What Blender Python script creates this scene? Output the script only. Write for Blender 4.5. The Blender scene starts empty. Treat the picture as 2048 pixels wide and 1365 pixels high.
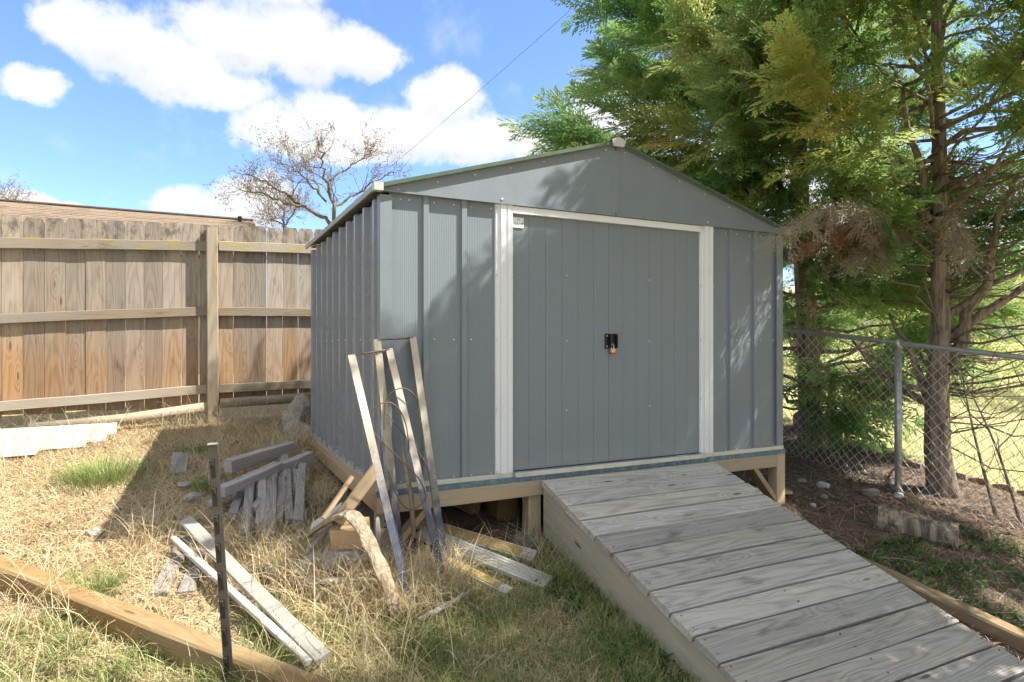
import bpy, math, random
import numpy as np
from mathutils import Vector, Matrix, Euler
R = math.radians
rng = np.random.default_rng(7)
random.seed(7)
sc = bpy.context.scene
col = sc.collection

# ------------------------------------------------------------------ camera, sky, sun, exposure
cam = bpy.data.cameras.new('camera'); cam_o = bpy.data.objects.new('camera', cam); col.objects.link(cam_o)
cam.sensor_width = 36; cam.lens = 22.395; cam.shift_y = 0.0027; cam.clip_end = 2000
cam_o.location = (-.927, -3.5015, 1.225); cam_o.rotation_euler = (R(90), 0, R(-26.28))
sc.camera = cam_o
TO_SUN = Vector((.70, -.40, 1.0)).normalized()
sun = bpy.data.lights.new('sun', 'SUN'); sun.energy = 3.3; sun.angle = R(.53); sun.color = (1, .93, .82)
sun_o = bpy.data.objects.new('sun', sun); col.objects.link(sun_o)
sun_o.rotation_euler = TO_SUN.to_track_quat('Z', 'Y').to_euler()
sc.view_settings.view_transform = 'Standard'; sc.view_settings.look = 'None'
sc.view_settings.exposure = 1.95; sc.view_settings.gamma = 1
sc.render.engine = 'CYCLES'
sc.cycles.use_denoising = True
sc.cycles.max_bounces = 4; sc.cycles.diffuse_bounces = 3; sc.cycles.glossy_bounces = 2; sc.cycles.transmission_bounces = 3; sc.cycles.transparent_max_bounces = 4
sc.cycles.sample_clamp_indirect = 6
sc.cycles.use_adaptive_sampling = True; sc.cycles.adaptive_threshold = .025; sc.cycles.adaptive_min_samples = 24

class NT:
    """tiny node builder"""
    def __init__(s, tree): s.t = tree
    def n(s, typ, inp=None, **kw):
        nd = s.t.nodes.new(typ)
        for k, v in kw.items(): setattr(nd, k, v)
        if inp:
            for k, v in inp.items(): s.set(nd.inputs[k], v)
        return nd
    def set(s, sock, v):
        if isinstance(v, bpy.types.Node): v = v.outputs[0]
        if isinstance(v, bpy.types.NodeSocket): s.t.links.new(v, sock)
        elif hasattr(sock, 'default_value'):
            if sock.type == 'RGBA' and len(v) == 3: v = (*v, 1)
            sock.default_value = v
    def m(s, op, a, b=0., c=None, clamp=False):
        nd = s.n('ShaderNodeMath', {0: a, 1: b}, operation=op, use_clamp=clamp)
        if c is not None: s.set(nd.inputs[2], c)
        return nd.outputs[0]
    def vm(s, op, a, b=(0, 0, 0)):
        nd = s.n('ShaderNodeVectorMath', {0: a}, operation=op)
        if op == 'SCALE': s.set(nd.inputs['Scale'], b)
        else: s.set(nd.inputs[1], b)
        return nd.outputs['Value'] if op in ('DOT_PRODUCT', 'LENGTH') else nd.outputs[0]
    def noise(s, vec, scale=5., detail=3., rough=.55, dist=0.):
        return s.n('ShaderNodeTexNoise', {'Vector': vec, 'Scale': scale, 'Detail': detail, 'Roughness': rough, 'Distortion': dist}).outputs['Fac']
    def ss(s, v, a, b, lo=0., hi=1.):
        return s.n('ShaderNodeMapRange', {0: v, 1: a, 2: b, 3: lo, 4: hi}, interpolation_type='SMOOTHSTEP').outputs[0]
    def mix(s, f, a, b, mode='MIX'):
        nd = s.n('ShaderNodeMix', data_type='RGBA', blend_type=mode)
        s.set(nd.inputs[0], f); s.set(nd.inputs[6], a); s.set(nd.inputs[7], b)
        return nd.outputs[2]
    def ramp(s, f, stops):
        nd = s.n('ShaderNodeValToRGB', {0: f}); e = nd.color_ramp.elements
        while len(e) < len(stops): e.new(.5)
        for k, (p, c) in enumerate(stops): e[k].position = p; e[k].color = (*c, 1)
        return nd.outputs[0]
    def sep(s, v):
        return s.n('ShaderNodeSeparateXYZ', {0: v}).outputs
    def comb(s, x, y, z):
        return s.n('ShaderNodeCombineXYZ', {0: x, 1: y, 2: z}).outputs[0]
    def bump(s, h, strength=.4, dist=.01):
        return s.n('ShaderNodeBump', {'Height': h, 'Strength': strength, 'Distance': dist}).outputs[0]

# world: Nishita sky with cumulus laid out by azimuth and elevation
w = bpy.data.worlds.new('World'); sc.world = w; w.use_nodes = True
t = NT(w.node_tree); w.node_tree.nodes.clear()
sky = t.n('ShaderNodeTexSky', sky_type='NISHITA', sun_disc=False)
sky.sun_elevation = math.asin(TO_SUN.z); sky.sun_rotation = math.atan2(TO_SUN.x, TO_SUN.y)
sky.air_density = 1.0; sky.dust_density = .35; sky.ozone_density = 2.2
D = t.n('ShaderNodeTexCoord').outputs['Generated']
D = t.vm('NORMALIZE', D)
dx, dy, dz = t.sep(D)
AZ = t.m('MULTIPLY', t.m('ARCTAN2', dx, dy), 57.2958)
EL = t.m('MULTIPLY', t.m('ARCSINE', dz), 57.2958)
wp = t.n('ShaderNodeTexNoise', {'Vector': D, 'Scale': 10., 'Detail': 5., 'Roughness': .62})
wx, wy, wz = t.sep(wp.outputs['Color'])
AZ2 = t.m('ADD', AZ, t.m('MULTIPLY', t.m('SUBTRACT', wx, .5), 5.5))
EL2 = t.m('ADD', EL, t.m('MULTIPLY', t.m('SUBTRACT', wy, .5), 3.2))
CL = [(-8.8, 22.1, 2.6, 1.8), (-5, 21.9, 4.5, 2.7), (-1.6, 21.2, 5.5, 2.9), (3.2, 24.0, 6.3, 2.9), (7.9, 24, 6.3, 3.1), (12.9, 24, 3.7, 2.2),
      (-10.5, 18.2, 2.5, 1.3), (.9, 20, 5, 1.6), (3.9, 27.8, 6, 1.7), (5.3, 17.8, 3.8, 2.5), (9.9, 18.5, 4.7, 2.6), (15.9, 18.1, 8.4, 2.6),
      (20.3, 21.2, 3.8, 2.6), (23.4, 17.9, 4.9, 2.2), (29.2, 17.3, 3.3, 1.7), (9.5, 16.6, 8.1, 1.5), (-.7, 11.4, 2.9, 1.4), (-9.4, 10.4, 3, .5),
      (4.2, 11.8, 3, 2.4), (36.3, 19.1, 6.8, 4.2), (46.8, 14.7, 7.5, 4.2), (56, 10.4, 7, 4.8), (63.7, 6.7, 7, 5.2), (-11.7, 10.4, 1.9, .6)]
def cover(az, el):
    best = None
    for (a, e, ra, re) in CL:
        u = t.m('MULTIPLY', t.m('SUBTRACT', az, a), 1 / ra); v = t.m('MULTIPLY', t.m('SUBTRACT', el, e), 1 / re)
        d = t.m('SUBTRACT', 1.0, t.m('ADD', t.m('MULTIPLY', u, u), t.m('MULTIPLY', v, v)))
        best = d if best is None else t.n('ShaderNodeMath', {0: best, 1: d, 2: .5}, operation='SMOOTH_MAX').outputs[0]
    return best
cv = cover(AZ2, EL2)
cv_up = cover(AZ2, t.m('ADD', EL2, 1.5))
under = t.ss(t.m('SUBTRACT', cv_up, cv), -.15, .75)
fine = t.noise(D, 24, 5, .62)
# unseen broken cumulus outside the part laid out above, thickened to add fill light
gen = t.m('MULTIPLY', t.m('SUBTRACT', t.noise(t.vm('MULTIPLY', D, (1, 1, 1.8)), 3.6, 4, .55), .39), 9.)
azc = t.m('ABSOLUTE', t.m('SUBTRACT', AZ, 26.))
away = t.m('MAXIMUM', t.ss(azc, 46, 60), t.ss(EL, 31, 38))
gen = t.m('SUBTRACT', t.m('MULTIPLY', gen, away), t.m('MULTIPLY', t.m('SUBTRACT', 1., away), 3.))
cv = t.m('MAXIMUM', cv, gen)
dens = t.m('ADD', cv, t.m('MULTIPLY', t.m('SUBTRACT', fine, .5), 1.7))
mask = t.ss(dens, -.18, .70)
mask = t.m('MAXIMUM', mask, t.m('MULTIPLY', t.ss(wz, .52, .8), .28))
belly = t.m('MULTIPLY', t.ss(dens, .15, .9), t.m('ADD', t.m('MULTIPLY', under, .8), t.m('MULTIPLY', t.ss(t.m('ADD', wx, t.m('MULTIPLY', fine, .5)), .58, .86), .35)), clamp=True)
ccol = t.mix(t.m('MULTIPLY', belly, 1.), (1.92, 1.93, 1.95), (1.30, 1.38, 1.52))
skyc = t.mix(1., sky.outputs[0], (.375, .425, .525), 'MULTIPLY')
fc = t.mix(mask, skyc, ccol)
bg = t.n('ShaderNodeBackground', {'Color': fc, 'Strength': .15})
t.set(t.n('ShaderNodeOutputWorld').inputs['Surface'], bg.outputs[0])
w.cycles.sampling_method = 'MANUAL'; w.cycles.sample_map_resolution = 512

# ------------------------------------------------------------------ object helpers
WM = {}
def prop(o, label=None, cat=None, group=None, kind=None):
    if label: o['label'] = label
    if cat: o['category'] = cat
    if group: o['group'] = group
    if kind: o['kind'] = kind
    return o
def link(o, parent=None, mw=None):
    mw = mw or Matrix.Identity(4)
    col.objects.link(o)
    if parent is not None:
        o.parent = parent
        o.matrix_local = WM[parent.name].inverted() @ mw
    else: o.matrix_world = mw
    WM[o.name] = mw.copy()
    return o
def root(name, loc, label, cat, group=None):
    o = bpy.data.objects.new(name, None); o.empty_display_size = .1
    link(o, None, Matrix.Translation(loc)); return prop(o, label, cat, group)
class MB:
    def __init__(s): s.v = []; s.f = []
    def add(s, vs, fs):
        k = len(s.v); s.v += [tuple(p) for p in vs]; s.f += [tuple(i + k for i in f) for f in fs]; return s
    def box(s, a, b):
        (x0, y0, z0), (x1, y1, z1) = a, b
        return s.add([(x0, y0, z0), (x1, y0, z0), (x1, y1, z0), (x0, y1, z0), (x0, y0, z1), (x1, y0, z1), (x1, y1, z1), (x0, y1, z1)],
                     [(0, 3, 2, 1), (4, 5, 6, 7), (0, 1, 5, 4), (1, 2, 6, 5), (2, 3, 7, 6), (3, 0, 4, 7)])
    def prism(s, loop, z0, z1):          # loop of (x, y) extruded in z
        n = len(loop)
        return s.add([(x, y, z0) for x, y in loop] + [(x, y, z1) for x, y in loop],
                     [tuple(range(n))[::-1], tuple(range(n, 2 * n))] + [(i, (i + 1) % n, n + (i + 1) % n, n + i) for i in range(n)])
    def sweep(s, rings):                 # list of equal-length rings, capped
        n = len(rings[0]); vs = [p for r in rings for p in r]; fs = []
        for k in range(len(rings) - 1):
            for i in range(n):
                j = (i + 1) % n
                fs.append((k * n + i, k * n + j, (k + 1) * n + j, (k + 1) * n + i))
        fs += [tuple(range(n))[::-1], tuple(range((len(rings) - 1) * n, len(rings) * n))]
        return s.add(vs, fs)
    def tube(s, pts, rad, sides=8, lump=0.):
        pts = [Vector(p) for p in pts]
        if not isinstance(rad, (list, tuple)): rad = [rad] * len(pts)
        rings = []; ref = Vector((.31, .17, .93))
        for i, p in enumerate(pts):
            d = (pts[min(i + 1, len(pts) - 1)] - pts[max(i - 1, 0)]).normalized()
            a = d.cross(ref)
            if a.length < .05: a = d.cross(Vector((1, 0, 0)))
            a.normalize(); b = d.cross(a)
            rings.append([p + (a * math.cos(q) + b * math.sin(q)) * rad[i] * (1 + lump * (random.random() - .5) * 2) for q in [2 * math.pi * k / sides for k in range(sides)]])
        return s.sweep(rings)
    def mesh(s, name, mat=None, smooth=False):
        me = bpy.data.meshes.new(name); me.from_pydata(s.v, [], s.f); me.validate()
        if mat: me.materials.append(mat)
        if smooth: me.polygons.foreach_set('use_smooth', [True] * len(me.polygons))
        me.update(); return me
    def build(s, name, mat, parent=None, mw=None, smooth=False, **kw):
        return prop(link(bpy.data.objects.new(name, s.mesh(name, mat, smooth)), parent, mw), **kw)
def frame(p0, p1, up=(0, 0, 1), roll=0.):
    p0, p1 = Vector(p0), Vector(p1); x = (p1 - p0).normalized(); up = Vector(up)
    y = up.cross(x)
    if y.length < 1e-3: y = Vector((0, 1, 0)).cross(x)
    y.normalize(); z = x.cross(y)
    M = Matrix((x, y, z)).transposed().to_4x4(); M.translation = p0
    return M @ Matrix.Rotation(roll, 4, 'X')
def board_mb(L, wd, h, ch=.004, seg=4, warp=.002, seed=0, top=None, rough_end=0.):
    """timber along local X, octagonal section, slightly warped"""
    r = random.Random(seed); mb = MB(); rings = []
    bow = (r.random() - .5) * warp * 4; crook = (r.random() - .5) * warp * 4; tw = (r.random() - .5) * warp * 6
    for k in range(seg + 1):
        q = k / seg; x = q * L; oy = bow * 4 * q * (1 - q) + (r.random() - .5) * warp; oz = crook * 4 * q * (1 - q) + (r.random() - .5) * warp
        wq = wd / 2 + (r.random() - .5) * warp; hq = h / 2 + (r.random() - .5) * warp * .6
        sec = [(-wq, -hq + ch), (-wq + ch, -hq), (wq - ch, -hq), (wq, -hq + ch), (wq, hq - ch), (wq - ch, hq), (-wq + ch, hq), (-wq, hq - ch)]
        a = tw * q; ring = []
        for (y, z) in sec:
            e = (r.random() - .5) * rough_end if k in (0, seg) else 0
            ring.append((x + e, oy + y * math.cos(a) - z * math.sin(a), oz + y * math.sin(a) + z * math.cos(a)))
        rings.append(ring)
    return mb.sweep(rings)
NB = [0]
def board(name, p0, p1, wd, h, mat, parent=None, up=(0, 0, 1), roll=0., ch=.004, seg=4, warp=.002, rough_end=0., **kw):
    NB[0] += 1
    L = (Vector(p1) - Vector(p0)).length
    return board_mb(L, wd, h, ch, seg, warp, NB[0], None, rough_end).build(name, mat, parent, frame(p0, p1, up, roll), **kw)
def np_mesh(name, V, F, mat, parent=None, attrs=None, **kw):
    """V (n,3) F (m,3) numpy -> object"""
    me = bpy.data.meshes.new(name); n, m = len(V), len(F)
    me.vertices.add(n); me.vertices.foreach_set('co', np.ascontiguousarray(V, np.float32).ravel())
    me.loops.add(3 * m); me.loops.foreach_set('vertex_index', np.ascontiguousarray(F, np.int32).ravel())
    me.polygons.add(m); me.polygons.foreach_set('loop_start', np.arange(0, 3 * m, 3, dtype=np.int32))
    me.polygons.foreach_set('loop_total', np.full(m, 3, np.int32))
    for k, a in (attrs or {}).items():
        at = me.attributes.new(k, 'FLOAT', 'POINT'); at.data.foreach_set('value', np.ascontiguousarray(a, np.float32))
    me.materials.append(mat); me.update(); me.validate()
    mw = WM[parent.name] if parent is not None else None
    if mw is not None:
        me.transform(mw.inverted())
    o = bpy.data.objects.new(name, me); link(o, parent, mw); return prop(o, **kw)

def sst(x, a, b):
    q = np.clip((np.asarray(x, float) - a) / (b - a), 0, 1); return q * q * (3 - 2 * q)
def gz(s, n):
    s = np.asarray(s, float); n = np.asarray(n, float)
    z = np.where(n > 0, .15 * n, .165 * n)
    z = z - .027 * sst(n, 0, 3.3) * np.clip(-s, 0, 3)
    # beyond the board fence it levels off; beyond the chain link it keeps rising
    near = np.minimum(z, .60 + .02 * np.clip(n - 4, 0, 60))
    far = np.where(n > 4, .6 + .11 * (np.minimum(n, 14) - 4), z)
    z = near + (far - near) * sst(s, 3.0, 5.0)
    z = np.where(n < -7, .165 * -7, z)
    return z
def g1(s, n): return float(gz(s, n))
def onz(s, n, h=0.): return (s, n, g1(s, n) + h)

# ------------------------------------------------------------------ materials
def newmat(name):
    m = bpy.data.materials.new(name); m.use_nodes = True; m.node_tree.nodes.clear()
    q = NT(m.node_tree); b = q.n('ShaderNodeBsdfPrincipled'); o = q.n('ShaderNodeOutputMaterial'); q.set(o.inputs[0], b.outputs[0])
    return m, q, b
def S(q, b, **kw):
    for k, v in kw.items(): q.set(b.inputs[k.replace('_', ' ')], v)

def wood(name, light, dark, grey=None, greyf=.5, knot=(.10, .055, .025), ring=150., rough=.85, lichen=0., zfade=None, bump=.5, stain=.35, contrast=.6, rw=.5):
    m, q, b = newmat(name)
    oi = q.n('ShaderNodeObjectInfo').outputs['Random']; P = q.n('ShaderNodeTexCoord').outputs['Object']
    off = q.vm('SCALE', (17.3, 1.7, 2.9), oi); X = q.vm('ADD', P, off)
    x, y, z = q.sep(X)
    _, y0, z0 = q.sep(P)
    big = q.noise(q.vm('MULTIPLY', X, (1.1, 6, 6)), 1., 2.)
    kn = q.n('ShaderNodeTexVoronoi', {'Vector': q.vm('MULTIPLY', X, (2.1, 9, 9)), 'Scale': 1., 'Randomness': 1.}).outputs['Distance']
    kb = q.ss(kn, .42, .04)
    ang = q.m('SUBTRACT', q.m('MULTIPLY', oi, 2.), 1.)
    cy = q.m('ADD', y0, q.m('MULTIPLY', ang, .05)); cz = q.m('ADD', z0, q.m('ADD', .045, q.m('MULTIPLY', x, .018)))
    rr = q.m('SQRT', q.m('ADD', q.m('MULTIPLY', cy, cy), q.m('MULTIPLY', cz, cz)))
    rr = q.m('ADD', rr, q.m('MULTIPLY', q.m('SUBTRACT', big, .5), .035))
    rr = q.m('ADD', rr, q.m('MULTIPLY', kb, .02))
    rg = q.m('ADD', q.m('MULTIPLY', q.m('SINE', q.m('MULTIPLY', rr, ring * 6.283)), .5), .5)
    rg = q.m('POWER', rg, 1.6)
    fib = q.noise(q.vm('MULTIPLY', X, (5, 260, 260)), 1., 4., .65)
    fib2 = q.noise(q.vm('MULTIPLY', X, (1.6, 60, 60)), 1., 3., .6)
    f = q.m('ADD', q.m('MULTIPLY', rg, rw), q.m('ADD', q.m('MULTIPLY', q.m('SUBTRACT', fib, .5), 1.1), q.m('MULTIPLY', q.m('SUBTRACT', fib2, .45), .9)))
    f = q.m('MULTIPLY', f, contrast, clamp=True)
    c = q.mix(f, light, dark)
    if grey:
        gf = q.ss(q.noise(q.vm('MULTIPLY', X, (1.5, 8, 8)), 1., 4.), .3, .7)
        if zfade:
            pz = q.sep(q.n('ShaderNodeNewGeometry').outputs['Position'])[2]
            gf = q.m('ADD', q.m('MULTIPLY', gf, .45), q.ss(pz, zfade[0], zfade[1], -.2, .75), clamp=True)
        else: gf = q.m('MULTIPLY', gf, greyf * 2, clamp=True)
        c = q.mix(gf, c, q.mix(f, grey, tuple(v * .45 for v in grey)))
    tone = q.ss(oi, 0, 1, .78, 1.18)
    hsv = q.n('ShaderNodeHueSaturation', {'Color': c, 'Value': tone, 'Saturation': q.ss(q.m('FRACT', q.m('MULTIPLY', oi, 7.7)), 0, 1, .8, 1.1)})
    c = hsv.outputs[0]
    st = q.ss(q.noise(q.vm('MULTIPLY', X, (3, 11, 11)), 1., 5., .65), .56, .75)
    c = q.mix(q.m('MULTIPLY', st, stain), c, tuple(v * .3 for v in dark))
    kc = q.ss(kn, .11, .05)
    c = q.mix(q.m('MULTIPLY', kc, .85), c, knot)
    if lichen:
        li = q.ss(q.noise(q.vm('MULTIPLY', X, (4, 14, 14)), 1., 5., .7), .52, .64)
        c = q.mix(q.m('MULTIPLY', li, lichen), c, (.33, .27, .05))
    if zfade:   # black mildew on the exposed tops
        ml = q.m('MULTIPLY', q.ss(q.noise(q.vm('MULTIPLY', X, (7, 13, 13)), 1., 5., .7), .47, .66), q.ss(pz, 1.95, 2.25))
        c = q.mix(q.m('MULTIPLY', ml, .75), c, (.07, .065, .06))
    S(q, b, Base_Color=c, Roughness=rough, Specular_IOR_Level=.2,
      Normal=q.bump(q.m('ADD', q.m('MULTIPLY', f, -.6), q.m('MULTIPLY', fib, .5)), bump, .004))
    return m

def plain(name, c, rough=.6, metal=0., nscale=8., namt=.25, bump=0., spec=.4, dirt=None, dirtf=.5):
    m, q, b = newmat(name); P = q.n('ShaderNodeTexCoord').outputs['Object']
    n1 = q.noise(P, nscale, 5., .65)
    cc = q.mix(n1, tuple(v * (1 - namt) for v in c), tuple(min(1, v * (1 + namt)) for v in c))
    if dirt:
        n2 = q.ss(q.noise(q.vm('ADD', P, (5, 3, 1)), nscale * .6, 6., .7), .45, .7)
        cc = q.mix(q.m('MULTIPLY', n2, dirtf), cc, dirt)
    S(q, b, Base_Color=cc, Roughness=q.ss(n1, .2, .8, max(.05, rough - .1), min(1, rough + .1)), Metallic=metal, Specular_IOR_Level=spec)
    if bump: S(q, b, Normal=q.bump(q.noise(P, nscale * 3, 6., .7), bump, .02))
    return m

def painted_steel(name, c, fine_axis=None, rough=.42):
    m, q, b = newmat(name); P = q.n('ShaderNodeNewGeometry').outputs['Position']
    n1 = q.noise(q.vm('MULTIPLY', P, (3, 3, .7)), 1.6, 5., .6)
    cc = q.mix(n1, tuple(v * .9 for v in c), tuple(v * 1.1 for v in c))
    pale = q.ss(q.noise(q.vm('MULTIPLY', P, (14, 14, 3)), 1., 6., .75), .66, .80)
    px, py, pz = q.sep(P)
    low = q.ss(pz, 1.15, .45)
    sp = q.m('MULTIPLY', q.ss(q.noise(P, 55., 3., .6), .67, .76), q.ss(q.noise(P, 2.3, 3.), .46, .62))
    cc = q.mix(q.m('MULTIPLY', pale, .18), cc, (.34, .36, .34))
    cc = q.mix(q.m('MULTIPLY', q.m('MULTIPLY', sp, low), .5), cc, (.42, .44, .43))
    dust = q.m('MULTIPLY', q.ss(q.m('ADD', pz, q.m('MULTIPLY', q.noise(q.vm('MULTIPLY', P, (9, 9, 2)), 1., 5., .7), .35)), .80, .50), .38)
    cc = q.mix(dust, cc, (.30, .285, .25))
    run = q.m('MULTIPLY', q.ss(q.noise(q.vm('MULTIPLY', P, (30, 30, .9)), 1., 4., .6), .60, .78), .16)
    cc = q.mix(run, cc, (.30, .32, .32))
    S(q, b, Base_Color=cc, Roughness=q.ss(n1, .25, .75, rough - .06, rough + .1), Specular_IOR_Level=.45)
    h = q.m('MULTIPLY', q.noise(P, 3.2, 3.), .5)
    if fine_axis is not None:
        a = q.sep(P)[fine_axis]
        tri = q.m('PINGPONG', a, .0055)
        h = q.m('ADD', q.m('MULTIPLY', h, .15), q.m('MULTIPLY', tri, 60.))
        S(q, b, Normal=q.bump(h, .5, .004))
    else:
        S(q, b, Normal=q.bump(q.m('ADD', h, q.m('MULTIPLY', q.noise(P, 90., 2.), .04)), .40, .03))
    return m

STEEL = (.172, .204, .240)
M_steel = painted_steel('steel_grey', STEEL)
M_steel_fine = painted_steel('steel_grey_ribbed', STEEL, 0)
M_steel_side = painted_steel('steel_grey_side_bounce', (.195, .224, .250), None, .24)  # lighter than the front, bounced light from straw and fence put into colour
M_white = plain('white_trim', (.70, .725, .76), .42, 0, 5, .05, 0, .4, (.45, .44, .42), .15)
M_cap = plain('cap_plastic', (.46, .46, .45), .5, 0, 8, .1)
M_green = plain('roof_edge_green', (.065, .10, .07), .5, 0, 12, .2)
M_roof = plain('roof_steel', (.27, .28, .27), .5, 0, 5, .12)
M_black = plain('black_hardware', (.012, .012, .013), .4, 0, 20, .3)
M_zinc = plain('zinc', (.62, .62, .62), .35, .8, 30, .12)
M_galv = plain('galvanised', (.50, .51, .52), .45, .75, 40, .16, .1, .5, (.30, .29, .27), .3)
M_wire = plain('fence_wire', (.60, .59, .57), .45, .35, 30, .15)
M_alu = plain('aluminium_track', (.50, .52, .54), .4, .55, 18, .15, 0, .4, (.25, .24, .22), .3)
M_blue = plain('blue_plywood_edge', (.11, .175, .215), .75, 0, 30, .5, .3, .3, (.30, .34, .34), .7)
M_ink = plain('sign_ink', (.03, .03, .035), .6, 0, 20, .1)
M_fresh = wood('fresh_pine', (.46, .31, .15), (.30, .165, .06), (.42, .36, .27), .25, ring=90, stain=.15, contrast=.55)
M_frame = wood('frame_pine', (.47, .34, .19), (.32, .20, .09), (.44, .38, .28), .4, ring=80, stain=.2, contrast=.55)
M_timber = wood('treated_timber', (.215, .135, .052), (.12, .068, .022), (.24, .18, .105), .5, ring=95, stain=.45, lichen=.18, contrast=.6)
M_deck = wood('deck_grey', (.49, .46, .395), (.135, .12, .098), (.50, .485, .44), .35, (.075, .055, .05), ring=135, stain=.55, contrast=1.25, bump=1., rw=.26)
M_side = wood('ramp_side', (.42, .375, .27), (.25, .215, .14), (.46, .425, .33), .4, ring=90, stain=.4, contrast=.75)
M_grey = wood('weathered_grey', (.33, .305, .28), (.10, .088, .08), (.34, .325, .32), .5, ring=110, stain=.45, contrast=.8)
M_picket = wood('picket', (.305, .198, .118), (.125, .073, .037), (.305, .268, .222), .5, (.13, .07, .03), ring=115, stain=.55, zfade=(.85, 1.75), contrast=1.05, bump=.8, rw=.3)
M_rail = wood('fence_rail', (.31, .245, .165), (.16, .115, .065), (.325, .29, .235), .5, ring=90, stain=.4, lichen=.1, contrast=.75)
M_raillich = wood('fence_rail_lichen', (.30, .25, .17), (.155, .12, .065), (.315, .285, .225), .5, ring=90, stain=.45, lichen=.7, contrast=.6)
M_whiteboard = wood('painted_board', (.39, .365, .315), (.21, .19, .155), (.41, .39, .36), .6, (.36, .33, .28), ring=110, stain=.3, contrast=.8, rw=.2)
M_vinyl = plain('white_vinyl', (.50, .49, .45), .5, 0, 6, .08, 0, .3, (.34, .29, .20), .5)
M_sheet = plain('weathered_siding', (.40, .39, .36), .55, 0, 7, .12, 0, .3, (.26, .22, .15), .5)
M_tan = plain('tan_foam', (.42, .30, .12), .8, 0, 14, .2, .2)
M_conc = plain('concrete', (.33, .31, .28), .9, 0, 9, .3, .6, .2, (.18, .16, .13), .5)
M_rock = plain('pale_rock', (.34, .31, .27), .95, 0, 9, .35, .8, .1, (.15, .12, .09), .7)
M_terra = plain('terracotta', (.27, .175, .13), .85, 0, 12, .25, .3, .2)
M_plastic = plain('litter_plastic', (.48, .49, .51), .5, 0, 30, .1)
M_rust = plain('rusty_wire', (.12, .095, .075), .7, .3, 40, .4)
M_pot = plain('green_pot', (.10, .14, .09), .5, 0, 20, .2)
M_soil = plain('soil', (.16, .11, .07), .95, 0, 25, .5, .8, .1)
M_stake = plain('black_stake', (.055, .050, .046), .38, .2, 30, .4, 0, .5, (.10, .09, .08), .25)

def bark(name, a, c, sc_=1.):
    m, q, b = newmat(name); P = q.n('ShaderNodeTexCoord').outputs['Object']
    v = q.vm('MULTIPLY', P, (24 * sc_, 24 * sc_, 3.2 * sc_))
    n1 = q.noise(v, 1., 5., .68, .4); n2 = q.noise(P, 6., 4.)
    cr = q.ss(n1, .38, .62)
    cc = q.mix(cr, c, a); cc = q.mix(q.m('MULTIPLY', n2, .45), cc, tuple(.5 * (u + w_) * 1.25 for u, w_ in zip(a, (.2, .19, .17))))
    S(q, b, Base_Color=cc, Roughness=.95, Specular_IOR_Level=.1, Normal=q.bump(n1, .9, .03)); return m
M_bark = bark('cypress_bark', (.36, .285, .22), (.11, .08, .06))
M_twig = bark('dead_twig', (.30, .245, .185), (.16, .12, .085), 3.)
M_bare = bark('bare_branch', (.18, .15, .11), (.07, .056, .04), 1.5)
M_logend = bark('rotten_log', (.42, .35, .25), (.06, .05, .045), .9)
M_strip = bark('bark_strip', (.40, .32, .23), (.20, .15, .10), 1.2)

def leafy(name, stops, trans=.35, rough=.6, noise_amt=.35, nscale=1.2):
    m = bpy.data.materials.new(name); m.use_nodes = True; m.node_tree.nodes.clear(); q = NT(m.node_tree)
    a = q.n('ShaderNodeAttribute', attribute_name='tint').outputs['Fac']
    P = q.n('ShaderNodeNewGeometry').outputs['Position']
    f = q.m('ADD', a, q.m('MULTIPLY', q.m('SUBTRACT', q.noise(P, nscale, 3.), .5), noise_amt * 2), clamp=True)
    c = q.ramp(f, stops)
    d = q.n('ShaderNodeBsdfPrincipled', {'Base Color': c, 'Roughness': rough, 'Specular IOR Level': .25})
    tr = q.n('ShaderNodeBsdfTranslucent', {'Color': c})
    mx = q.n('ShaderNodeMixShader', {0: trans, 1: d.outputs[0], 2: tr.outputs[0]})
    q.set(q.n('ShaderNodeOutputMaterial').inputs[0], mx.outputs[0]); return m
M_fol_near = leafy('cypress_sprays_warm', [(0, (.10, .21, .065)), (.35, (.22, .36, .095)), (.65, (.39, .48, .13)), (.90, (.52, .51, .15)), (1, (.56, .44, .14))], .5)
M_fol_back = leafy('cypress_sprays_green', [(0, (.07, .175, .065)), (.4, (.17, .32, .105)), (.75, (.34, .45, .15)), (1, (.50, .50, .19))], .5)
M_dead = leafy('dead_sprays', [(0, (.34, .29, .22)), (.5, (.40, .33, .25)), (.75, (.36, .20, .13)), (1, (.34, .16, .10))], .2)
M_straw = leafy('straw_blades', [(0, (.36, .27, .15)), (.45, (.54, .43, .25)), (.8, (.66, .56, .36)), (1, (.70, .62, .45))], .3, .6, .45, 2.)
M_grass = leafy('grass_blades', [(0, (.13, .21, .055)), (.40, (.25, .32, .10)), (.70, (.46, .44, .22)), (1, (.66, .58, .38))], .35, .55, .4, 3.)
M_weed = leafy('weed_leaves', [(0, (.045, .11, .03)), (.6, (.09, .18, .05)), (1, (.18, .24, .07))], .35, .55, .3, 4.)
M_litter = leafy('leaf_litter', [(0, (.09, .06, .045)), (.4, (.21, .145, .105)), (.7, (.34, .245, .175)), (1, (.50, .41, .31))], .1, .9, .2, 3.)
M_lawn = leafy('far_lawn_blades', [(0, (.27, .29, .11)), (.5, (.44, .42, .20)), (1, (.60, .54, .32))], .4, .6, .4, .8)
M_bud = leafy('bud_sprigs', [(0, (.16, .12, .08)), (1, (.30, .24, .165))], .3)

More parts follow.
